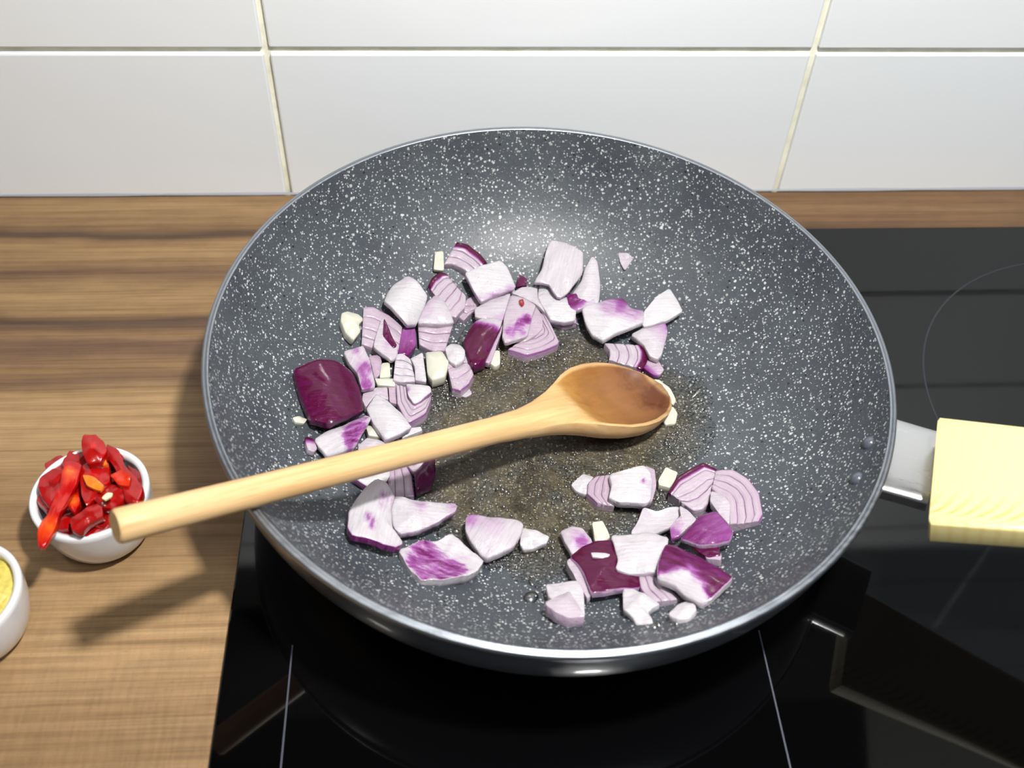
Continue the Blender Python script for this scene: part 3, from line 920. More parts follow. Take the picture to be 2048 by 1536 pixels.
# --- upper right cluster (crop B)
stack('B', [(170, 1108), (340, 1168), (500, 1120), (652, 1052), (600, 950), (520, 780)], [(330, 1010), (375, 965), (430, 955), (480, 915), (450, 850), (405, 765)], 'big lilac onion chunk with corner-shaped rings in the cluster centre', n=4, lift=6.5, thick=7, outer_t=0.3, flesh=0.9)
petal('B', [(335, 700), (440, 720), (490, 800), (490, 925), (430, 985), (330, 1040), (250, 1040)], 'mauve core of the corner-ringed chunk beside the kite-shaped piece', lift=7, thick=4, bulge=1, flesh=0.9, tint=0.03, nb=30)
petal('B', [(190, 598), (340, 650), (430, 700), (400, 780), (350, 985), (140, 1062), (112, 1000), (128, 820)], 'kite-shaped pale lilac onion piece with magenta streak', lift=10, thick=3, bulge=1.3, flesh=0.7, tint=('b', 0.0, [(340, 840, 70, 0.75), (270, 890, 70, 0.7), (190, 950, 90, 0.5), (300, 960, 60, 0.35)]), rag=0.4, ang=70)
petal('B', [(268, 652), (308, 640), (322, 690), (298, 710), (275, 690)], 'tiny red chilli flake on the kite-shaped onion', lift=11.6, thick=0.8, bulge=0.3, mat=M_chilli, name='chilli_flake', cat='chilli', group=None, nb=16, rough=0.05)
petal('B', [(195, 585), (300, 530), (442, 528), (445, 640), (545, 800), (425, 695), (340, 648)], 'cream-pink onion band behind the kite-shaped piece', lift=8, thick=3, bulge=0.8, flesh=0.35)
petal('B', [(455, 520), (560, 535), (640, 640), (735, 640), (805, 750), (790, 850), (680, 865), (560, 850), (500, 750), (442, 640)], 'smooth white onion piece under the glossy translucent top piece', lift=8, thick=3.5, bulge=3, ang=20, flesh=0.05, side_t=0.2)
stack('B', [(550, 850), (680, 892), (805, 868)], [(552, 815), (680, 835), (800, 790)], 'thin lilac ring edges below the smooth white piece', n=2, lift=4, thick=3.5, outer_t=0.35, flesh=0.9)
petal('B', [(880, 370), (950, 248), (1002, 300), (1030, 520), (1015, 680), (930, 725), (800, 735), (760, 600), (850, 480)], 'cream-white onion wedge with dark right edge, right of the glossy piece', lift=8, thick=5, bulge=2.5, ang=80, flesh=0.15, side_t=0.75, tint=('g', (1000, 400), (1030, 395), 0.0, 0.5))
petal('B', [(558, 100), (700, 118), (870, 200), (862, 400), (722, 590), (642, 648), (590, 600), (545, 510), (450, 500), (408, 490), (480, 370), (520, 200)], 'tall glossy translucent white onion piece, top centre of the wok', lift=13, thick=2.5, bulge=2, ang=75, fib=75, flesh=0.25, rag=0, rough=0.7, side_t=0.25)
petal('B', [(712, 605), (870, 578), (940, 600), (992, 695), (815, 748), (732, 722)], 'short onion slab with a bright violet face and pink rim', lift=10, thick=3.5, bulge=0.8, tint=('b', 0.15, [(780, 650, 130, 0.8), (860, 620, 80, 0.75)]), flesh=0.5, side_t=0.1)
petal('B', [(1190, 210), (1300, 218), (1332, 270), (1255, 380), (1210, 300)], 'lone translucent onion scrap on the bare back of the wok', lift=1.0, thick=0.8, bulge=0.3, flesh=0.6, tint=0.05, nb=24)
petal('B', [(850, 750), (1060, 682), (1230, 625), (1255, 650), (1300, 740), (1432, 762), (1425, 890), (1280, 945), (1150, 985), (1050, 1032), (950, 980), (885, 880)], 'broad curved onion piece shading from white to violet', lift=10, thick=3.5, bulge=4, ang=-30, cyl=0.7, tint=('b', 0.0, [(1210, 690, 190, 0.72), (1100, 740, 150, 0.35), (1330, 780, 150, 0.35)]), rag=0.15, flesh=0.1, fib=-15)
petal('B', [(1428, 770), (1540, 630), (1672, 535), (1740, 650), (1797, 762), (1640, 852), (1440, 905), (1418, 885)], 'plain white fan-shaped onion wedge, farthest right of the cluster', lift=9, thick=3, bulge=1.5, flesh=0.0, tilt=(0.1, 0.0))
petal('B', [(1308, 970), (1450, 905), (1612, 840), (1642, 900), (1655, 960), (1600, 1162), (1560, 1207), (1480, 1182), (1435, 1080)], 'pink-shaded onion petal below the white fan-shaped wedge', lift=8, thick=4, bulge=2, ang=60, tint=('g', (1480, 1060), (1640, 860), 0.0, 0.5), flesh=0.3)
stack('B', [(1440, 1075), (1470, 1150), (1465, 1220), (1415, 1295)], [(1068, 1048), (1112, 1110), (1118, 1160), (1108, 1200)], 'wavy-ringed onion stack ending in dark purple beside the spoon bowl', n=4, lift=6, thick=6, outer_t=1.0, flesh=0.6)
petal('B', [(1450, 1212), (1560, 1205), (1622, 1310), (1580, 1350), (1520, 1352), (1420, 1290)], 'small lilac onion bit right beside the spoon bowl top', lift=3.5, thick=3, bulge=1, flesh=0.9, tint=('g', (1500, 1260), (1450, 1320), 0.1, 0.9), nb=28)
garlic('G', [(1615, 318), (1675, 328), (1770, 412), (1828, 515), (1800, 560), (1715, 470)], 'curved white garlic sliver hugging the spoon bowl edge', lift=2, thick=1.8)
garlic('G', [(1760, 560), (1800, 580), (1840, 640), (1820, 738), (1725, 748), (1690, 690)], 'white garlic bit at the tip of the spoon bowl', lift=2.5, thick=2)

# --- left cluster (crop C)
petal('C', [(130, 525), (350, 472), (560, 465), (750, 540), (822, 720), (857, 940), (700, 1032), (500, 1122), (400, 1080), (318, 1050), (240, 870), (160, 650)], 'large glossy deep purple domed onion piece at the far left', lift=9, thick=5, bulge=6, ang=-70, cyl=0.85, tint=0.97, side_t=0.9, fib=10, nb=56, seed=1, rag=0.05)
petal('C', [(648, 322), (740, 300), (850, 268), (912, 400), (962, 600), (978, 690), (835, 722), (790, 560), (700, 440)], 'long lilac onion strip with violet streak, right of the purple dome', lift=9, thick=3, bulge=1.8, ang=70, fib=70, tint=('b', 0.08, [(860, 520, 120, 0.5), (880, 660, 90, 0.6), (770, 330, 70, 0.4)]), rag=0.3, flesh=0.4)
petal('C', [(905, 370), (1020, 350), (1042, 430), (1022, 570), (968, 600)], 'plain mauve onion bit behind the long lilac strip', lift=5, thick=3, bulge=1, flesh=1.0, tint=0.12, nb=28)
garlic('C', [(1040, 442), (1122, 430), (1132, 585), (1018, 592)], 'cream upright garlic stick in the left cluster', lift=6, thick=3)
garlic('C', [(965, 600), (1170, 598), (1182, 682), (1000, 672)], 'flat cream garlic stick below the upright one', lift=5, thick=3)
petal('C', [(1108, 640), (1200, 655), (1212, 870), (1120, 842)], 'narrow mauve onion strip behind the V-ringed chunk', lift=4, thick=3, bulge=0.6, flesh=1.0, tint=0.1, nb=28)
stack('C', [(1185, 352), (1265, 338), (1340, 410)], [(1160, 615), (1260, 640), (1392, 625)], 'pale pink onion stack with slanting rings in the left cluster', n=4, lift=7, thick=6, outer_t=0.05, flesh=0.25)
petal('C', [(1335, 395), (1462, 332), (1502, 640), (1385, 622), (1378, 480)], 'tall pinkish-white onion slab left of the round cream slice', lift=8, thick=4, bulge=1.2, flesh=0.2, side_t=0.2)
garlic('C', [(1488, 330), (1660, 320), (1732, 450), (1692, 590), (1560, 622), (1508, 560)], 'thick round cream garlic piece in the middle of the left cluster', lift=8, thick=6, bulge=3)
stack('C', [(1765, 700), (1850, 722), (1940, 640), (1985, 560)], [(1680, 330), (1720, 265), (1820, 245), (1895, 330)], 'column of lilac rings with a round white cap by the juice', n=4, lift=7, thick=6, outer_t=0.25, flesh=0.75)
petal('C', [(1688, 300), (1750, 248), (1840, 252), (1895, 330), (1890, 420), (1800, 470), (1720, 420)], 'round white onion cap on the column of lilac rings', lift=9, thick=2.5, bulge=2.5, flesh=0.1, nb=30)
petal('C', [(1795, 700), (1860, 722), (1940, 690), (1968, 760), (1900, 792), (1800, 760)], 'small clear onion scrap in the juice below the ring column', lift=1.6, thick=1.2, bulge=0.4, flesh=0.5, nb=24)
stack('C', [(1188, 660), (1200, 860), (1305, 1055), (1490, 960), (1552, 800)], [(1300, 690), (1322, 770), (1372, 850), (1460, 815), (1540, 735)], 'onion chunk with bold V-shaped purple-lined rings', n=3, lift=7, thick=7, outer_t=0.3, flesh=0.75)
petal('C', [(1290, 655), (1540, 682), (1552, 742), (1440, 830), (1372, 862), (1312, 785)], 'smooth white onion core of the V-ringed chunk', lift=9, thick=3, bulge=1.6, flesh=0.1, tint=('b', 0.0, [(1300, 720, 50, 0.4)]), nb=32, side_t=0.4)
petal('C', [(850, 750), (985, 695), (1100, 690), (1112, 830), (985, 770), (875, 905), (838, 820)], 'lilac-grey onion block between the purple dome and V-ringed chunk', lift=6, thick=5, bulge=0.8, flesh=0.7, tint=0.03)
petal('C', [(880, 925), (930, 850), (992, 762), (1120, 850), (1240, 960), (1352, 1112), (1220, 1185), (1080, 1235), (960, 1080)], 'long plain white onion piece just above the spoon handle', lift=9.5, thick=3.5, bulge=3, ang=-45, flesh=0.1, side_t=0.2)
petal('C', [(345, 1240), (450, 1160), (640, 1090), (880, 968), (935, 1020), (862, 1140), (770, 1302), (650, 1345), (480, 1400), (380, 1305)], 'white onion petal with ragged violet blotch below the purple dome', lift=8, thick=3, bulge=3, ang=30, tint=('b', 0.0, [(745, 1170, 150, 0.6), (700, 1250, 110, 0.65), (830, 1040, 110, 0.4), (790, 1110, 90, 0.6)]), rag=0.8, fib=35, flesh=0.2)
garlic('C', [(870, 1075), (960, 1085), (1035, 1200), (905, 1190)], 'cream garlic crumb between two white onions above the handle', lift=5, thick=4)
petal('C', [(800, 1290), (890, 1205), (1010, 1225), (1080, 1260), (1060, 1330), (800, 1360)], 'pale pink onion piece half hidden under the spoon handle', lift=6, thick=4, bulge=1, flesh=0.45)
petal('C', [(1240, 1165), (1340, 1110), (1440, 1085), (1460, 1130), (1350, 1175), (1250, 1210)], 'thin white onion edge peeking over the spoon handle', lift=5.5, thick=3, bulge=0.5, flesh=0.05, nb=28)
petal('C', [(258, 1190), (340, 1218), (382, 1320), (350, 1352), (288, 1335), (255, 1260)], 'small onion scrap, purple above and pink below, far left', lift=4.5, thick=3.5, bulge=1, tint=('g', (300, 1225), (300, 1290), 1.0, 0.1), flesh=0.7, nb=26)
garlic('C', [(120, 1010), (200, 985), (282, 1012), (250, 1060), (160, 1052)], 'lone cream garlic sliver on the wok wall left of the purple dome', lift=2, thick=2)

# --- below the spoon handle (crop D)
petal('D', [(610, 640), (850, 540), (1030, 500), (1022, 640), (985, 705), (900, 712), (800, 742)], 'bright white onion piece just below the spoon handle', lift=6, thick=4, bulge=2, flesh=0.0, side_t=0.6)
stack('D', [(1175, 480), (1255, 620), (1275, 825)], [(1025, 515), (1000, 680), (1000, 840)], 'mauve onion stack between the white and dark purple ones', n=3, lift=6, thick=6, outer_t=0.5, flesh=1.0)
petal('D', [(1270, 592), (1380, 480), (1475, 405), (1492, 590), (1442, 722), (1290, 795)], 'dark purple onion wedge below the spoon handle', lift=8, thick=5, bulge=3, ang=60, tint=0.92, flesh=0.6, side_t=0.9, fib=60)
petal('D', [(1185, 500), (1300, 455), (1450, 405), (1380, 482), (1270, 595)], 'lilac cut side of the dark purple wedge', lift=7.5, thick=4, bulge=0.5, flesh=0.6, tint=('b', 0.05, [(1270, 500, 40, 0.55)]), nb=28)
petal('D', [(880, 690), (980, 758), (1062, 900), (1022, 1010), (1040, 1200), (1110, 1272), (1168, 1322), (1080, 1368), (950, 1372), (780, 1325), (620, 1292), (578, 1200), (590, 1020), (660, 900), (750, 780)], 'big white curved onion petal with small violet nick, lower left', lift=9, thick=4, bulge=5, ang=70, cyl=0.8, tint=('b', 0.02, [(800, 1110, 70, 0.5), (830, 1190, 60, 0.45), (960, 930, 160, 0.22)]), rag=0.6, fib=80, flesh=0.15, side_t=0.75, nb=56)
petal('D', [(1040, 830), (1200, 858), (1450, 912), (1690, 905), (1708, 960), (1690, 1012), (1550, 1090), (1350, 1180), (1120, 1222), (1060, 1170), (1035, 1030)], 'pointed white onion piece aiming right, below the handle', lift=9, thick=3.5, bulge=2.5, ang=0, fib=0, flesh=0.2, tint=('b', 0.0, [(1330, 950, 120, 0.28), (1650, 950, 110, 0.28)]), rag=0.4, side_t=0.3, rough=0.6)

# --- bottom middle (crop E)
petal('E', [(180, 960), (360, 882), (560, 870), (700, 808), (790, 878), (872, 940), (1022, 1062), (960, 1150), (860, 1205), (640, 1252), (400, 1258), (300, 1150)], 'white onion cup with vivid violet patches and thick pale rim', lift=8, thick=6, bulge=-2.5, ang=0, tint=('b', 0.05, [(430, 980, 180, 0.68), (520, 1060, 170, 0.62), (330, 1060, 130, 0.55), (720, 1130, 150, 0.68), (620, 1200, 140, 0.55), (420, 1200, 150, 0.5)]), rag=0.9, fib=-20, flesh=0.2, side_t=0.05, nb=56, rough=0.6)
petal('E', [(832, 682), (880, 638), (1050, 655), (1350, 690), (1402, 740), (1372, 840), (1300, 962), (1180, 1012), (1050, 1062), (985, 1030), (880, 905), (830, 800)], 'pinkish triangular onion piece at the bottom middle', lift=8, thick=4, bulge=3, ang=-10, flesh=0.35, tint=('b', 0.05, [(890, 690, 130, 0.4), (1100, 740, 170, 0.22)]), fib=60, side_t=0.12)
petal('E', [(1395, 762), (1560, 800), (1655, 850), (1622, 920), (1520, 952), (1400, 972), (1362, 930), (1372, 830)], 'wet clear-white onion piece touching the pinkish triangular one', lift=5, thick=3, bulge=1.5, flesh=0.0, rough=0.8)

# --- lower right cluster (crop F)
petal('F', [(400, 275), (500, 185), (582, 210), (545, 270), (525, 355), (440, 322)], 'small white onion bit, left end of the lower right cluster', lift=4, thick=3, bulge=1, flesh=0.1, nb=28)
stack('F', [(600, 205), (535, 262), (528, 340), (610, 420)], [(712, 195), (725, 290), (705, 370), (745, 440)], 'mauve ring stack leaning against the white square block', n=3, lift=6, thick=6, outer_t=0.25, flesh=1.0)
petal('F', [(985, 118), (1060, 150), (1075, 290), (1040, 410), (985, 425), (1020, 260)], 'lilac side wall of the white square block on the right', lift=6, thick=5, bulge=0.5, flesh=0.9, tint=0.1, nb=28)
petal('F', [(700, 190), (860, 152), (980, 118), (1032, 180), (1048, 262), (1030, 400), (990, 427), (780, 417), (698, 375), (722, 280)], 'bright white square onion block in the lower right cluster', lift=10, thick=5, bulge=1.6, ang=80, flesh=0.05, side_t=0.15, tint=('b', 0.0, [(968, 255, 30, 0.5), (1030, 280, 60, 0.2)]))
garlic('F', [(1088, 240), (1150, 130), (1242, 180), (1222, 240), (1182, 302), (1092, 278)], 'cream garlic cube between the white block and ringed fans', lift=5, thick=4.5, bulge=1)
stack('F', [(1170, 328), (1235, 210), (1330, 145), (1440, 92), (1555, 150)], [(1300, 430), (1370, 475), (1440, 465), (1500, 400), (1515, 290)], 'left onion fan with pink rings and dark purple back', n=4, lift=8, thick=8, outer_t=1.0, flesh=0.7, tilt=(0, -0.1))
stack('F', [(1545, 152), (1680, 150), (1800, 220), (1882, 330), (1912, 500), (1880, 555)], [(1512, 305), (1560, 345), (1620, 375), (1645, 430), (1645, 500), (1652, 582)], 'right onion fan with wide mauve rings on the wok wall', n=4, lift=8, thick=8, outer_t=0.35, flesh=0.85)
petal('F', [(1505, 320), (1560, 335), (1612, 362), (1655, 430), (1650, 590), (1550, 485), (1495, 400)], 'pale pink core of the right onion fan', lift=9, thick=5, bulge=1, flesh=0.5, nb=30)
petal('F', [(970, 448), (1080, 470), (1180, 440), (1250, 428), (1265, 500), (1180, 605), (1080, 650), (950, 665), (870, 645), (930, 550)], 'shadowed grey-white hollow onion petal above the striped piece', lift=7, thick=3, bulge=-2, ang=30, flesh=0.3)
petal('F', [(1255, 438), (1320, 470), (1395, 555), (1250, 682), (1190, 695), (1180, 610), (1265, 520)], 'lilac-white onion petal with violet base, left of the violet piece', lift=8, thick=3, bulge=1.2, flesh=0.5, tint=('b', 0.0, [(1215, 660, 80, 0.6), (1250, 600, 60, 0.3)]))
petal('F', [(1345, 755), (1560, 740), (1582, 832), (1480, 850), (1400, 800)], 'dark purple onion underside below the bright violet piece', lift=7, thick=4, bulge=0.8, tint=0.95, nb=28)
petal('F', [(1440, 810), (1590, 825), (1582, 865), (1470, 862)], 'slim pink onion edge below the bright violet piece', lift=5.5, thick=4, bulge=0.3, flesh=0.7, tint=0.18, nb=24)
petal('F', [(1400, 522), (1550, 490), (1622, 580), (1682, 652), (1650, 712), (1530, 750), (1400, 752), (1258, 712), (1350, 600)], 'bright violet smooth onion piece, right side of the cluster', lift=11, thick=3, bulge=2.5, ang=30, tint=('g', (1300, 700), (1600, 600), 0.78, 0.62), side_t=0.3, fib=30, rag=0.1)
petal('F', [(390, 840), (480, 770), (600, 738), (740, 730), (772, 860), (760, 940), (940, 980), (955, 1080), (750, 1122), (560, 1155), (500, 980), (440, 892)], 'large deep purple curved onion piece under the striped one', lift=9, thick=4, bulge=3, ang=70, cyl=0.8, tint=0.98, side_t=0.3, fib=-10, nb=56)
petal('F', [(365, 880), (392, 842), (445, 892), (505, 985), (562, 1152), (530, 1172), (470, 1080)], 'pale pink cut edge along the left of the deep purple piece', lift=7.5, thick=5, bulge=0.5, flesh=0.7, tint=0.08, nb=32)
petal('F', [(315, 640), (400, 605), (490, 622), (560, 700), (575, 745), (410, 830), (350, 730)], 'lilac onion petal with violet centre behind the deep purple piece', lift=7, thick=3.5, bulge=2, ang=60, flesh=0.5, tint=('b', 0.03, [(480, 730, 90, 0.5), (430, 680, 60, 0.3)]), rag=0.3)
garlic('F', [(565, 565), (650, 552), (712, 690), (662, 725), (590, 722)], 'cream garlic wedge standing behind the deep purple piece', lift=8, thick=4)
stack('F', [(930, 985), (950, 1085), (1040, 1195)], [(1092, 1000), (1160, 1085), (1262, 1170)], 'lilac onion rings with dark lines at the cluster bottom', n=3, lift=6, thick=6, outer_t=0.2, flesh=0.8)
petal('F', [(712, 680), (850, 665), (1050, 650), (1172, 690), (1162, 760), (1110, 900), (1080, 972), (860, 972), (750, 952), (772, 870), (740, 760)], 'glossy white onion piece with grey fibre stripes on top', lift=12.5, thick=3, bulge=2, ang=0, fib=0, flesh=0.2, side_t=0.15, rough=0.6, seed=5)
petal('F', [(555, 810), (755, 813), (762, 858), (570, 850)], 'thin white onion stick lying on the deep purple piece', lift=12.5, thick=1.5, bulge=0.4, flesh=0.15, nb=24)
petal('F', [(1150, 740), (1222, 750), (1450, 870), (1682, 1022), (1650, 1070), (1500, 1192), (1420, 1212), (1300, 1150), (1230, 1090), (1078, 1022), (1090, 920)], 'magenta-purple onion piece with torn white patch, lower right', lift=11, thick=3.5, bulge=3, ang=-35, cyl=0.8, tint=('b', 0.88, [(1240, 1090, 150, 0.0), (1360, 1130, 130, 0.0), (1310, 1010, 70, 0.0), (1440, 1205, 70, 0.0), (1120, 1035, 60, 0.0), (1280, 1160, 90, 0.0)]), rag=0.5, side_t=0.05, flesh=0.25, fib=-35, nb=60)
petal('F', [(1230, 1235), (1300, 1190), (1380, 1228), (1392, 1275), (1330, 1332), (1240, 1342), (1165, 1305)], 'rounded white onion bit at the very bottom right', lift=4.5, thick=3.5, bulge=1.5, flesh=0.1, nb=30)
petal('F', [(808, 1100), (890, 1088), (980, 1140), (1110, 1222), (1045, 1245), (1008, 1270), (1052, 1370), (920, 1372), (880, 1322), (812, 1270)], 'torn white A-shaped onion scrap below the deep purple piece', lift=4.5, thick=3, bulge=1.2, flesh=0.1, tint=('b', 0.0, [(900, 1160, 60, 0.15)]), rough=0.7)
petal('F', [(200, 1060), (330, 1042), (470, 1032), (502, 1130), (512, 1310), (400, 1270), (225, 1165)], 'pale onion slab behind the lowest onion piece', lift=6, thick=4, bulge=1, flesh=0.25)
petal('F', [(188, 1208), (280, 1160), (388, 1108), (450, 1210), (512, 1322), (380, 1322), (270, 1280)], 'lowest onion piece of all, pale mauve with thick lilac front', lift=8.5, thick=6, bulge=1.2, flesh=0.6, side_t=0.22, nb=36)

# ------------------------------------------------------------ juice, bubbles, drops
def oil():
    root = empty('cooking_juice', tuple(PO + PN * T0))
    tag(root, 'thin pool of brownish oil and onion juice under the spoon', 'oil')
    outline = [(890, 680), (980, 635), (1080, 625), (1200, 660), (1310, 720), (1400, 750), (1440, 830), (1420, 900), (1370, 960), (1350, 1030), (1240, 1090), (1170, 1150), (1090, 1175), (1000, 1150), (910, 1110), (830, 1030), (790, 960), (820, 880), (810, 800), (840, 740)]
    B = resample(chaikin(outline, 0.25, 2), 72)
    c = sum(B) / len(B)
    V = []; Fa = []
    rings = 16
    rnd = random.Random(4)
    P0 = surf_hit(tuple(c)); V.append(P0 + PN * 0.0011)
    for k in range(1, rings + 1):
        s_ = k / rings
        for i in range(72):
            f = s_
            if k == rings: f = 1 + 0.03 * math.sin(i * 1.3) + 0.02 * math.sin(i * 2.9)
            p = c + (B[i] - c) * f
            h = 0.0010 if k < rings else 0.0001
            h += 0.00018 * math.sin(i * 0.9 + k * 1.7)
            P = surf_hit(tuple(p)); V.append(P + surf_normal(P) * max(h, 0.0001))
    for i in range(72): Fa.append((0, 1 + i, 1 + (i + 1) % 72))
    for k in range(rings - 1):
        for i in range(72):
            p_, q_ = 1 + k * 72 + i, 1 + k * 72 + (i + 1) % 72
            Fa.append((p_, p_ + 72, q_ + 72, q_))
    R = PO + PN * T0
    V = [v - R for v in V]
    nv = np.cross(V[1] - V[0], V[2] - V[0])
    if nv @ PN < 0: Fa = [f[::-1] for f in Fa]
    pool = mesh_obj('pool', V, Fa, M_oil, root)
    ca_ = pool.data.color_attributes.new('tint', 'FLOAT_COLOR', 'POINT')
    for i in range(len(V)):
        q_ = min(1.0, (1 - ((i - 1) // 72 + 1) / rings) * 3.5) if i else 1.0
        ca_.data[i].color = (q_, q_, q_, 1)
    # foam bubbles, too many to count: one object
    VV = []; FF = []
    spots = [(1270, 1000, 90, 60), (890, 790, 50, 40), (930, 775, 40, 20), (1080, 1080, 60, 40), (1180, 985, 60, 25), (1000, 1120, 60, 40), (1330, 1010, 60, 40), (1355, 880, 30, 30), (1000, 720, 60, 30), (1120, 720, 70, 30), (950, 870, 50, 20), (1120, 960, 140, 90), (1030, 930, 140, 50), (1060, 1000, 160, 90)]
    for q in range(900):
        sx, sy, wx, wy = spots[q % len(spots)]
        p = (rnd.gauss(sx, wx * 0.5), rnd.gauss(sy, wy * 0.5))
        P = surf_hit(p)
        qq = to_pan(P)
        if math.hypot(qq[0], qq[1]) > 0.085: continue
        n = surf_normal(P); r = rnd.uniform(0.0003, 0.0009) * (1.6 if rnd.random() < 0.1 else 1)
        a = np.cross(n, [0.3, 0.9, 0.1]); a /= np.linalg.norm(a); b = np.cross(n, a)
        base = len(VV); P = P + n * 0.0010 - R
        VV.append(P + n * r * 0.9)
        for rr, hh in ((0.7, 0.65), (1.0, 0.0)):
            for i in range(7):
                f = i * 2 * math.pi / 7
                VV.append(P + (a * math.cos(f) + b * math.sin(f)) * r * rr + n * r * hh)
        for i in range(7):
            j = (i + 1) % 7
            FF.append((base, base + 1 + i, base + 1 + j)); FF.append((base + 1 + i, base + 8 + i, base + 8 + j, base + 1 + j))
    tag(mesh_obj('bubble', VV, FF, M_drop, root), kind='stuff')
def wet_rims(root_name='splash'):
    rnd = random.Random(21); VV = []; FF = []
    R = PO + PN * T0
    pts = [(833, 1066), (912, 1058), (1034, 1078), (1082, 1096), (1100, 1092), (988, 1128), (970, 1140), (1180, 992), (1125, 1000), (1175, 975), (1248, 945), (1190, 1038), (1205, 1040), (885, 765), (935, 785), (905, 795), (1030, 715), (992, 735), (1120, 705), (1152, 690), (1330, 1120), (1350, 1132), (1470, 1070), (1345, 1100), (1290, 1170), (1345, 1225), (860, 985), (1045, 750), (1020, 822), (640, 858), (722, 810), (710, 900), (1375, 770), (1388, 788), (1345, 905), (1335, 890), (868, 712), (750, 870), (1010, 540), (1070, 920), (1000, 915), (1090, 1180), (1230, 735), (1285, 745), (1310, 1245), (1440, 935)]
    for (sx, sy) in pts:
        for q in range(3):
            p = (sx + rnd.gauss(0, 9), sy + rnd.gauss(0, 6)); P = surf_hit(p, 0.0005); n = surf_normal(P)
            a = np.cross(n, [0.3, 0.9, 0.1]); a /= np.linalg.norm(a); b = np.cross(n, a); th = rnd.uniform(0, 3.14)
            a, b = a * math.cos(th) + b * math.sin(th), b * math.cos(th) - a * math.sin(th)
            r = rnd.uniform(0.0007, 0.0020); sq = rnd.uniform(0.35, 0.8); h = r * sq * 0.9
            base = len(VV); P = P - R; VV.append(P + n * h)
            for k in range(1, 5):
                f_ = k / 4 * math.pi / 2
                for i in range(12):
                    g = i * math.pi / 6
                    VV.append(P + (a * math.cos(g) + b * math.sin(g) * sq) * r * math.sin(f_) + n * (h * math.cos(f_) - 0.0003))
            for i in range(12):
                FF.append((base, base + 1 + i, base + 1 + (i + 1) % 12))
                for k in range(3):
                    p_, q_ = base + 1 + k * 12 + i, base + 1 + k * 12 + (i + 1) % 12
                    FF.append((p_, p_ + 12, q_ + 12, q_))
    return tag(mesh_obj(root_name, VV, FF, M_drop, bpy.data.objects['cooking_juice']), kind='stuff')
oil()
wet_rims()
drops = [((1062, 1196), 0.0042, 0.0026, 0.7, 'largest clear water drop, left of the lowest onion piece'), ((1062, 1166), 0.0022, 0.0013, 0.45, 'slim clear drop above the largest water drop'),
         ((833, 1068), 0.0034, 0.0015, 0.4, 'long bright drop left of the violet-patched onion cup'), ((1395, 785), 0.0048, 0.0012, 0.35, 'smeared drop on the wok wall right of the spoon bowl'),
         ((1148, 690), 0.0020, 0.0012, 0.6, 'tiny drop between the ringed chunk and spoon bowl'), ((890, 762), 0.0026, 0.0014, 0.4, 'bright drop below the round cream garlic piece')]
for i, (px, r, h, sq, lab) in enumerate(drops):
    P = surf_hit(px); n = surf_normal(P)
    o = dome('oil_drop', P * 0 , n, r, h, M_drop, squash=sq, ang=1.1 + i, irr=0.08, seed=i)
    o.location = tuple(P); tag(o, lab, 'drop', 'clear drops in the wok')

# ------------------------------------------------------------ small white bowls
def bowl(c, R, H, label, group='small white dip bowls'):
    pr = [(0.0002, 0.0025)] + [(R * 0.5 * k / 4, 0.0025 + 0.0004 * k) for k in range(1, 5)]
    for k in range(1, 15):
        a = k / 14 * math.pi / 2
        pr.append((R * 0.5 + (R - 0.0030 - R * 0.5) * math.sin(a), 0.0041 + (H - 0.0041) * (1 - math.cos(a))))
    pr += [(R - 0.0018, H + 0.0006), (R - 0.0008, H + 0.0007), (R, H)]
    for k in range(1, 15):
        a = k / 14 * math.pi / 2
        pr.append((R * 0.52 + (R - R * 0.52) * math.cos(a) ** 0.8 , H * (1 - math.sin(a)) + 0.0008))
    pr += [(R * 0.50, 0.0002), (0.0002, 0.0002)]
    o = lathe('dip_bowl', pr, M_white, None, 96)
    o.location = c; tag(o, label, 'bowl', group)
    return o
BC = at(179, 984, 0.031)
bowl((BC[0], BC[1], 0.0), 0.0248, 0.031, 'small round white bowl heaped with chopped red chilli')
BC2 = at(-89, 1188, 0.031)
bowl((BC2[0], BC2[1], 0.0), 0.0248, 0.031, 'white bowl cut off by the left edge with yellow contents')
# yellow mince in the second bowl: a mound nobody could count
V = []; Fa = []; nu = 28; rnd = random.Random(9)
V.append((0, 0, 0.034))
for k in range(1, 11):
    for i in range(nu):
        a = 2 * math.pi * i / nu; r = 0.0218 * k / 10
        V.append((r * math.cos(a), r * math.sin(a), 0.0265 + 0.0075 * (1 - (k / 10) ** 2) + rnd.uniform(-0.0012, 0.0012)))
for i in range(nu): Fa.append((0, 1 + i, 1 + (i + 1) % nu))
for k in range(9):
    for i in range(nu):
        p_, q_ = 1 + k * nu + i, 1 + k * nu + (i + 1) % nu
        Fa.append((p_, p_ + nu, q_ + nu, q_))
o = mesh_obj('minced_ginger', V, Fa, M_yellow, smooth=False); o.location = (BC2[0], BC2[1], 0.0)
tag(o, 'yellow mince filling the bowl at the left edge', 'mince', kind='stuff')

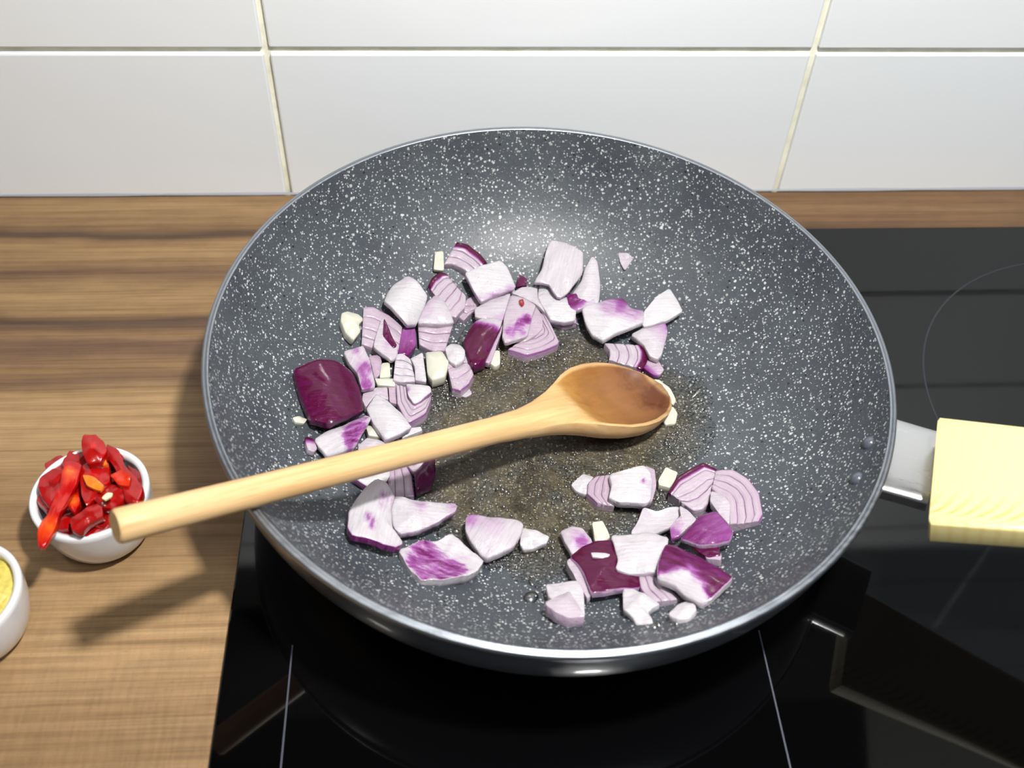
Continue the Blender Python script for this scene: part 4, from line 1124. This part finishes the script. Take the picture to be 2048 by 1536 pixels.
# ------------------------------------------------------------ chilli in the bowl
CH = 'chopped red chilli in the white bowl'
def chilli(pts, label, z, thick=3.0, bulge=1.5, tint=0.1, **k):
    mx = sum(p[0] for p in pts) / len(pts); my = sum(p[1] for p in pts) / len(pts)
    g = 1.10
    pts = [(mx + (x - mx) * g, my + (y - my) * g) for x, y in pts]
    bulge = bulge * 0.55
    return petal('H', pts, label, lift=0, thick=thick, bulge=bulge, tint=tint, mat=M_chilli, name='chilli_piece', cat='chilli', group=CH, plane=z / 1000, nb=32, rough=0.55, q=0.05, **k)
chilli([(275, 470), (400, 360), (560, 420), (600, 560), (480, 640), (330, 620), (265, 540)], 'wide red chilli piece lying deep at the left of the bowl', 27, 5)
chilli([(560, 400), (760, 330), (885, 420), (880, 540), (720, 600), (580, 560)], 'wide red chilli piece lying deep at the right of the bowl', 27, 5)
chilli([(340, 640), (420, 590), (480, 610), (480, 700), (565, 742), (430, 742), (335, 705)], 'dark red chilli piece low at the front of the bowl', 29, 5, tint=('b', 0.05, [(440, 640, 60, 0.3)]))
chilli([(610, 640), (700, 590), (780, 520), (905, 500), (880, 600), (720, 700), (560, 745), (520, 720)], 'long dark red chilli piece along the front rim', 31, 5)
cr = random.Random(12)
lab_f = ['left back', 'back', 'right back', 'far right', 'left', 'middle left', 'middle right', 'right', 'front left', 'front', 'front right', 'inner front']
for i, (cx_, cy_) in enumerate([(360, 300), (500, 260), (700, 250), (850, 380), (310, 500), (450, 430), (660, 380), (790, 470), (380, 660), (540, 700), (800, 600), (640, 640)]):
    kx = 85 if i not in (8, 9) else 70
    pts_ = [(cx_ + kx * cr.uniform(0.75, 1.15) * math.cos(a_ + cr.uniform(-0.2, 0.2)), cy_ + kx * 0.8 * cr.uniform(0.7, 1.1) * math.sin(a_ + cr.uniform(-0.2, 0.2))) for a_ in [j * 2 * math.pi / 6 + i for j in range(6)]]
    chilli(pts_, 'dark red chilli piece packed under the heap, ' + lab_f[i] + ' of the bowl', 30.5 + (i % 3) * 1.1, 4, tilt=(cr.uniform(-0.3, 0.3), cr.uniform(-0.3, 0.3)), tint=cr.choice([0.02, 0.08, 0.15]))
chilli([(420, 240), (530, 208), (600, 250), (570, 310), (430, 330), (408, 275)], 'smooth red chilli piece at the back left of the heap', 36, 5)
chilli([(263, 370), (340, 318), (402, 330), (405, 400), (352, 480), (320, 555), (275, 500), (253, 430)], 'curled red chilli piece at the left rim', 36, 5, tint=('b', 0.12, [(335, 430, 45, 0.0)]))
chilli([(690, 170), (760, 200), (800, 300), (850, 350), (908, 430), (882, 520), (800, 512), (780, 400), (735, 300), (680, 240)], 'long red chilli strip down the right side of the heap', 39, 5, ang=-60)
chilli([(820, 290), (872, 318), (885, 400), (842, 360)], 'small dark red chilli bit at the right rim', 34, 3, tint=0.0)
chilli([(690, 420), (780, 420), (802, 500), (722, 560), (650, 552), (600, 500)], 'plump red chilli piece in the right middle', 38, 5)
chilli([(540, 290), (690, 285), (695, 400), (642, 442), (560, 545), (528, 480), (518, 380)], 'rough crimson chilli piece at the centre of the heap', 39, 5, tint=('b', 0.15, [(590, 400, 70, 0.3)]))
chilli([(558, 250), (665, 228), (685, 285), (600, 295)], 'orange pith strip below the top chilli curl', 41, 3, tint=0.75)
chilli([(530, 350), (600, 370), (662, 420), (640, 450), (560, 420)], 'bright orange slanting chilli rib at the centre', 42, 2, tint=0.85, bulge=0.8)
chilli([(440, 482), (500, 465), (512, 530), (480, 592), (440, 560)], 'orange chilli bit left of the centre', 37, 4, tint=('b', 0.2, [(470, 520, 50, 0.7)]))
chilli([(708, 352), (770, 318), (832, 360), (820, 412), (760, 412)], 'dull brick-red square chilli bit on the right strip', 41.5, 2.5, tint=0.38, bulge=0.5)
chilli([(455, 640), (560, 570), (640, 530), (652, 620), (560, 660), (510, 712), (468, 700)], 'stepped red chilli strip near the front rim', 38, 4)
chilli([(540, 102), (608, 95), (662, 148), (680, 200), (640, 260), (560, 270), (532, 200), (528, 150)], 'glossy red chilli curl on top of the heap', 44, 6, bulge=2.5, tint=('b', 0.15, [(600, 180, 30, 0.4), (620, 215, 25, 0.0)]))
chilli([(400, 335), (420, 280), (510, 300), (480, 420), (425, 520), (385, 600), (352, 680), (332, 722), (292, 790), (258, 802), (245, 742), (262, 660), (310, 600), (350, 500), (382, 420)], 'long red and orange chilli strip hanging over the front rim', 41, 3, ang=-65, tint=('b', 0.2, [(450, 345, 60, 0.75), (300, 680, 90, 0.65), (270, 740, 60, 0.45), (380, 520, 70, 0.3)]))
o = petal('H', [(650, 502), (690, 462), (722, 468), (715, 490), (672, 512)], 'single cream chilli seed on the red heap', lift=0, thick=1.2, bulge=0.8, mat=M_seed, name='chilli_seed', cat='seed', group=None, plane=0.0445, nb=20, rough=0.02)
